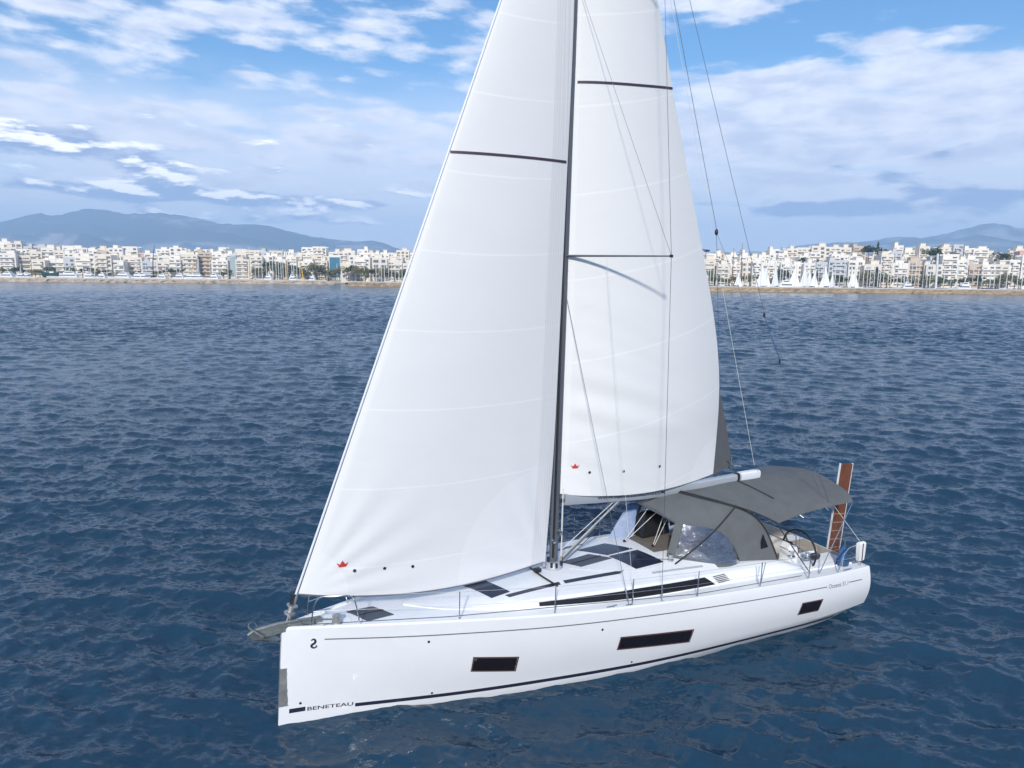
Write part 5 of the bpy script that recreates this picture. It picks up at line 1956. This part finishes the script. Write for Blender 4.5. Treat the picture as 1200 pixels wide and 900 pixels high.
def bimini():
    front = [(10.22, 0, 3.665), (10.75, 0.5, 3.545), (11.32, 1.02, 3.385), (11.72, 1.42, 3.24), (12.05, 1.80, 3.06)]
    aft = [(15.27, 0, 3.61), (15.24, 0.5, 3.57), (15.16, 1.0, 3.49), (15.02, 1.5, 3.39), (14.87, 1.80, 3.24)]
    f, a = curve3(front, 17), curve3(aft, 17)
    mb = MB()
    edge = []
    for sg in (1, -1):
        rows = []
        for k in range(33):
            t = k / 32
            row = []
            for j, (p, q) in enumerate(zip(f, a)):
                v = j / 16
                s, o, z = (p[i] * (1 - t) + q[i] * t for i in range(3))
                z += 0.07 * math.sin(PI * t) * (1 - v ** 2)
                z -= 0.025 * abs(math.sin(PI * t * 3)) * 0 + 0.012 * (1 - math.cos(2 * PI * t * 3)) * (1 - v * 0.6)
                o -= 0.10 * math.sin(PI * t) * v ** 4
                z += 0.05 * math.sin(PI * t) * v ** 6
                row.append(V(s, sg * o, z))
            row.append((row[-1][0], row[-1][1], row[-1][2] - 0.03 * math.sin(PI * min(1, t * 1.02))))
            rows.append(row)
        mb.grid(rows)
    o = mb.build('bimini', CANVAS, boat, smooth=60)
    for sg in (1, -1):
        for t in (0.33, 0.66):
            pts = []
            for j, (p, q) in enumerate(zip(f, a)):
                s, oo, z = (p[i] * (1 - t) + q[i] * t for i in range(3))
                pts.append(V(s, sg * oo, z - 0.05 + 0.09 * math.sin(PI * t) * (1 - (j / 16) ** 2)))
            MB().tube(pts, 0.014, 6).build('bow_tube', STEEL, o)
        MB().tube([V(s, sg * q, z + 0.012) for s, q, z in f], 0.020, 6).build('zip_seam', BLKWEB, o)
        t = 0.40
        MB().tube([V(p[0] + (q[0] - p[0]) * (t - 0.13 * j / 16), sg * (p[1] + (q[1] - p[1]) * t), p[2] + (q[2] - p[2]) * t + 0.012 + 0.067 * (1 - (j / 16) ** 2)) for j, (p, q) in list(enumerate(zip(f, a)))[1:11]], 0.014, 6).build('zip_seam', BLKWEB, o)
        pz = [V(12.75 + 0.14 * v, sg * (0.10 + 0.75 * v), 0) for v in (0, 0.5, 1)]
        MB().tube([V(12.05, sg * 1.79, 3.03), V(13.03, sg * 2.09, 1.66)], 0.014, 6).build('support_leg', BLKWEB, o)
        MB().tube([V(14.85, sg * 1.78, 3.20), V(13.25, sg * 2.20, 1.66)], 0.014, 6).build('support_leg', STEEL, o)
        MB().tube([V(14.3, sg * 1.68, 3.14), V(14.80, sg * 2.14, 2.26)], 0.006, 5).build('tension_strap', ROPEW, o)
    MB().tube(curve3([V(11.32, 1.08, 3.42), V(10.32, 1.27, 2.86), V(9.32, 1.17, 2.24)], 12), 0.022, 6).build('forward_strap', BLKWEB, o)
    MB().tube(curve3([V(11.32, -1.08, 3.42), V(10.32, -1.27, 2.86), V(9.32, -1.17, 2.24)], 12), 0.022, 6).build('forward_strap', BLKWEB, o)
    return o


bim = bimini()

# ------------------------------------------------------------------ rails, stanchions, ground tackle
def rail_o(s):
    return deckb(s) - 0.10


ST = [3.60, 5.65, 7.52, 9.27, 11.15, 12.75]
for sg in (1, -1):
    for s_ in ST:
        zz_ = deck_z(s_, rail_o(s_))
        o_ = MB().tube([V(s_, sg * rail_o(s_), zz_), V(s_, sg * (rail_o(s_) + 0.02), zz_ + 0.66)], 0.0125, 8).build('stanchion', STEEL, boat)
        MB().lathe(V(s_, sg * rail_o(s_), zz_), [(0.035, 0), (0.035, 0.012), (0.018, 0.02), (0.018, 0.07)], 10).build('socket', STEEL, o_)
    for hgt in (0.65, 0.34):
        pts_ = [(1.53, sg * 0.50, sheer(1.5) + hgt)] + [(s_, sg * (rail_o(s_) + 0.02), deck_z(s_, rail_o(s_)) + hgt) for s_ in ST] + [(13.85, sg * 2.28, deck_z(13.9, 2.2) + hgt)]
        wire('lifeline', pts_, 0.0035, STEELD)
    # pulpit
    z1 = 2.10
    P_ = MB()
    P_.tube(curve3([V(1.62, sg * 0.52, z1), V(1.56, sg * 0.52, z1 + 0.40), V(1.46, sg * 0.50, z1 + 0.63), V(1.15, sg * 0.42, z1 + 0.66), V(0.86, sg * 0.28, z1 + 0.62), V(0.74, sg * 0.24, z1 + 0.35), V(0.70, sg * 0.24, z1)], 40), 0.0135, 8)
    P_.tube([V(1.55, sg * 0.52, z1 + 0.34), V(0.75, sg * 0.25, z1 + 0.34)], 0.011, 8)
    P_.build('pulpit', STEEL, boat)
    # pushpit
    Q_ = MB()
    zq = deck_z(14.4, 2.2)
    Q_.tube(curve3([V(13.85, sg * 2.28, zq), V(14.0, sg * 2.28, zq + 0.40), V(14.2, sg * 2.28, zq + 0.62), V(14.6, sg * 2.27, zq + 0.65), V(14.86, sg * 2.12, zq + 0.65), V(14.90, sg * 1.75, zq + 0.65), V(14.90, sg * 1.72, zq)], 44), 0.0135, 8)
    Q_.tube([V(14.83, sg * 2.2, zq), V(14.83, sg * 2.2, zq + 0.65)], 0.012, 8)
    Q_.tube(curve3([V(14.05, sg * 2.28, zq + 0.34), V(14.6, sg * 2.27, zq + 0.34), V(14.86, sg * 2.12, zq + 0.34), V(14.90, sg * 1.75, zq + 0.34)], 24), 0.010, 8)
    Q_.build('pushpit', STEEL, boat)
    wire('gate_line', [(14.05, sg * 2.27, zq + 0.5), (14.0, sg * 2.26, zq)], 0.006, ROPEW)
    for s_ in (1.05, 7.0, 14.2):
        zc_ = deck_z(s_, rail_o(s_)) + 0.01
        c_ = MB()
        c_.box(V(s_ - 0.05, sg * (rail_o(s_) + 0.0), zc_ + 0.02), (0.03, 0.03, 0.05)).box(V(s_ + 0.05, sg * rail_o(s_), zc_ + 0.02), (0.03, 0.03, 0.05))
        c_.tube([V(s_ - 0.14, sg * rail_o(s_), zc_ + 0.055), V(s_ + 0.14, sg * rail_o(s_), zc_ + 0.055)], 0.014, 6)
        c_.build('cleat', STEEL, deck)
# extra supports at the port gate by the cockpit
for s_ in (11.25,):
    zz_ = deck_z(s_, rail_o(s_))
    MB().tube([V(s_ - 0.12, rail_o(s_), zz_), V(s_, rail_o(s_) + 0.02, zz_ + 0.65)], 0.011, 6).build('gate_brace', STEEL, boat)
# bow roller, anchor, chain, windlass
br = MB().prism([V(-0.30, 0.09, 2.02), V(0.95, 0.11, 2.10), V(0.95, 0.11, 2.16), V(0.10, 0.10, 2.20), V(-0.30, 0.09, 2.16)], V(0, -0.20, 0)).build('bow_roller', GALV, boat, smooth=0)
MB().tube([V(0.30, 0, 2.12), V(0.33, 0, 2.44)], 0.02, 8).build('stay_fitting', STEEL, br)
an = MB().tube([V(0.55, 0, 2.20), V(0.05, 0, 2.21), V(-0.38, 0, 2.17), V(-0.50, 0, 2.10)], [0.022, 0.028, 0.034, 0.03], 8)
an.add([V(-0.50, 0, 2.13), V(-0.30, 0.24, 2.07), V(0.02, 0.17, 1.93), V(0.12, 0, 1.86), V(0.02, -0.17, 1.93), V(-0.30, -0.24, 2.07), V(-0.42, 0, 1.96)], [(0, 1, 6), (1, 2, 6), (2, 3, 6), (3, 4, 6), (4, 5, 6), (5, 0, 6), (0, 1, 2, 3), (0, 3, 4, 5)])
an.tube(curve3([V(-0.28, 0.25, 2.07), V(-0.33, 0.26, 2.20), V(-0.46, 0.10, 2.27), V(-0.46, -0.10, 2.27), V(-0.33, -0.26, 2.20), V(-0.28, -0.25, 2.07)], 20), 0.014, 6)
an.build('anchor', GALV, boat, smooth=25)
mb = MB()
for k_ in range(18):
    t_ = k_ / 17
    c_ = Vector(V(0.55 + 0.62 * t_, 0.28 * t_, 2.20 + 0.0 * t_))
    mb.box(c_, (0.045, 0.012 if k_ % 2 else 0.030, 0.030 if k_ % 2 else 0.012))
mb.build('anchor_chain', GALV, boat, smooth=0)
wl = MB().lathe(V(1.20, 0.30, 2.12), [(0.10, 0), (0.10, 0.05), (0.06, 0.07), (0.06, 0.12), (0.09, 0.14), (0.09, 0.17), (0.02, 0.19)], 16).build('windlass', STEELD, boat)
roof_patch('chain_locker_lid', [(0.85, -0.20), (1.50, -0.34), (1.50, 0.34), (0.85, 0.20)], GEL, deck, 0.008, deck_z)

# mooring lines and sheets lying on the roof, cushions
for k_, (pts_, m_) in enumerate(((([(8.2, 0.55), (9.2, 0.85), (9.4, 0.95)]), ROPED), (([(6.8, 0.30), (8.3, 1.05), (9.3, 1.0)]), ROPEW), (([(6.8, -0.30), (8.3, -1.05), (9.3, -1.0)]), ROPEW))):
    MB().tube([V(a, b, roof_z(a, b) + 0.012) for a, b, _ in curve3([(p[0], p[1], 0) for p in pts_], 14)], 0.008, 5).build('control_line', m_, roof)

# ------------------------------------------------------------------ loose gear carried at the stern
W = Matrix.Translation((BX, BY, 0)) @ Matrix.Rotation(THETA, 4, 'Z')


def on_board(name, s, o, z, label, cat, rz=0.0):
    p = W @ Vector(V(s, o, z))
    e = empty(name, p, THETA + rz)
    tag(e, label, cat)
    return e


MB().box(V(15.50, 0, 0.47), (0.90, 3.0, 0.07)).build('bathing_platform', GEL, boat, smooth=0)
gw = on_board('gangway', 15.34, 0.86, 0.52, 'brown plank gangway standing upright at the stern behind the bimini', 'gangway')
gw.rotation_euler = (0, R(6.0), THETA)
MB().box((0, 0, 1.75), (0.50, 0.035, 3.44)).build('plank', TEAKD, gw, smooth=0)
for sx in (-0.258, 0.258):
    MB().box((sx, 0, 1.75), (0.016, 0.05, 3.48)).build('side_rail', ALUW, gw, smooth=0)
for k in range(6):
    MB().box((0, -0.022, 0.75 + 0.25 * k), (0.48, 0.012, 0.013)).build('tread', TEAK, gw, smooth=0)
MB().tube([(0.10, -0.03, 1.00), (0.10, -0.10, 1.00), (0.10, -0.10, 1.35), (0.10, -0.03, 1.35)], 0.012, 6).build('handle', STEEL, gw)
lb = on_board('horseshoe_buoy', 14.62, 2.33, 1.80, 'white covered rescue cushion hanging on the port stern rail', 'life buoy')
mb = MB().loft([[(a * w, d * 0.5 * b, z) for a, b in ((-1, -1), (1, -1), (1, 1), (-1, 1))] for z, w, d in ((0.0, 0.08, 0.05), (0.03, 0.10, 0.10), (0.25, 0.115, 0.11), (0.49, 0.125, 0.11), (0.53, 0.10, 0.05))])
mb.build('cover', WHITEP, lb, smooth=35)
MB().box((0.0, -0.060, 0.27), (0.025, 0.012, 0.46)).build('strap', BLACK, lb, smooth=0)
bc = on_board('blue_cover', 14.40, 1.98, 1.58, 'crumpled blue cloth cover beside the white rescue cushion', 'cloth')
rg_ = np.random.default_rng(2)
mb = MB()
rings = []
for z_, r_ in ((0.0, 0.19), (0.12, 0.23), (0.26, 0.17), (0.42, 0.15), (0.52, 0.10), (0.56, 0.02)):
    rings.append([((r_ * 0.9) * (1 + rg_.normal(0, 0.16)) * math.cos(2 * PI * k / 14), r_ * 0.6 * (1 + rg_.normal(0, 0.16)) * math.sin(2 * PI * k / 14), z_ + rg_.normal(0, 0.015)) for k in range(14)])
mb.loft(rings).build('fabric', BLUECL, bc, smooth=60)
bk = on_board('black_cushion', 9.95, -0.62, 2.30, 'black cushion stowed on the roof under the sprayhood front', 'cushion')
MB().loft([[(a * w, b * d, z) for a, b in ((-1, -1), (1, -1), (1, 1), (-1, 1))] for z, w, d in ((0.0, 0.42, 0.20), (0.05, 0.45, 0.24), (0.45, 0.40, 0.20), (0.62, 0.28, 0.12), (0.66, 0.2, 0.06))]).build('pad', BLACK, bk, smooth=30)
roof_patch('hood_shade_patch', [(9.22, -0.72), (10.36, -0.72), (10.36, 0.55), (9.22, 0.45)], HOODSHADE, roof, 0.01)  # sprayhood shade on the roof, laid on as a brown patch
rc = on_board('rope_coil', 13.75, 1.60, 1.75, 'dark coil of rope on the coaming aft of the port winches', 'rope')
mb = MB()
for k in range(5):
    mb.tube([(0.13 * math.cos(a) + 0.01 * k, 0.11 * math.sin(a), 0.015 + 0.02 * k) for a in np.linspace(0, 2 * PI, 18)], 0.011, 5)
mb.build('coil', ROPED, rc)


# ------------------------------------------------------------------ air over the bay
def make_haze():
    m = bpy.data.materials.new('sea_haze')
    m.use_nodes = True
    t = NT(m.node_tree)
    t.n.remove(t.n['Principled BSDF'])
    v = t.add('ShaderNodeVolumePrincipled')
    v.inputs['Color'].default_value = (0.47, 0.70, 1.0, 1)
    v.inputs['Density'].default_value = 0.00021
    v.inputs['Anisotropy'].default_value = 0.0
    t.l.new(v.outputs[0], t.n['Material Output'].inputs['Volume'])
    o = MB().box((0, 0, 324), (19000, 19000, 651)).build('haze', m, smooth=0)
    tag(o, kind='stuff')


make_haze()
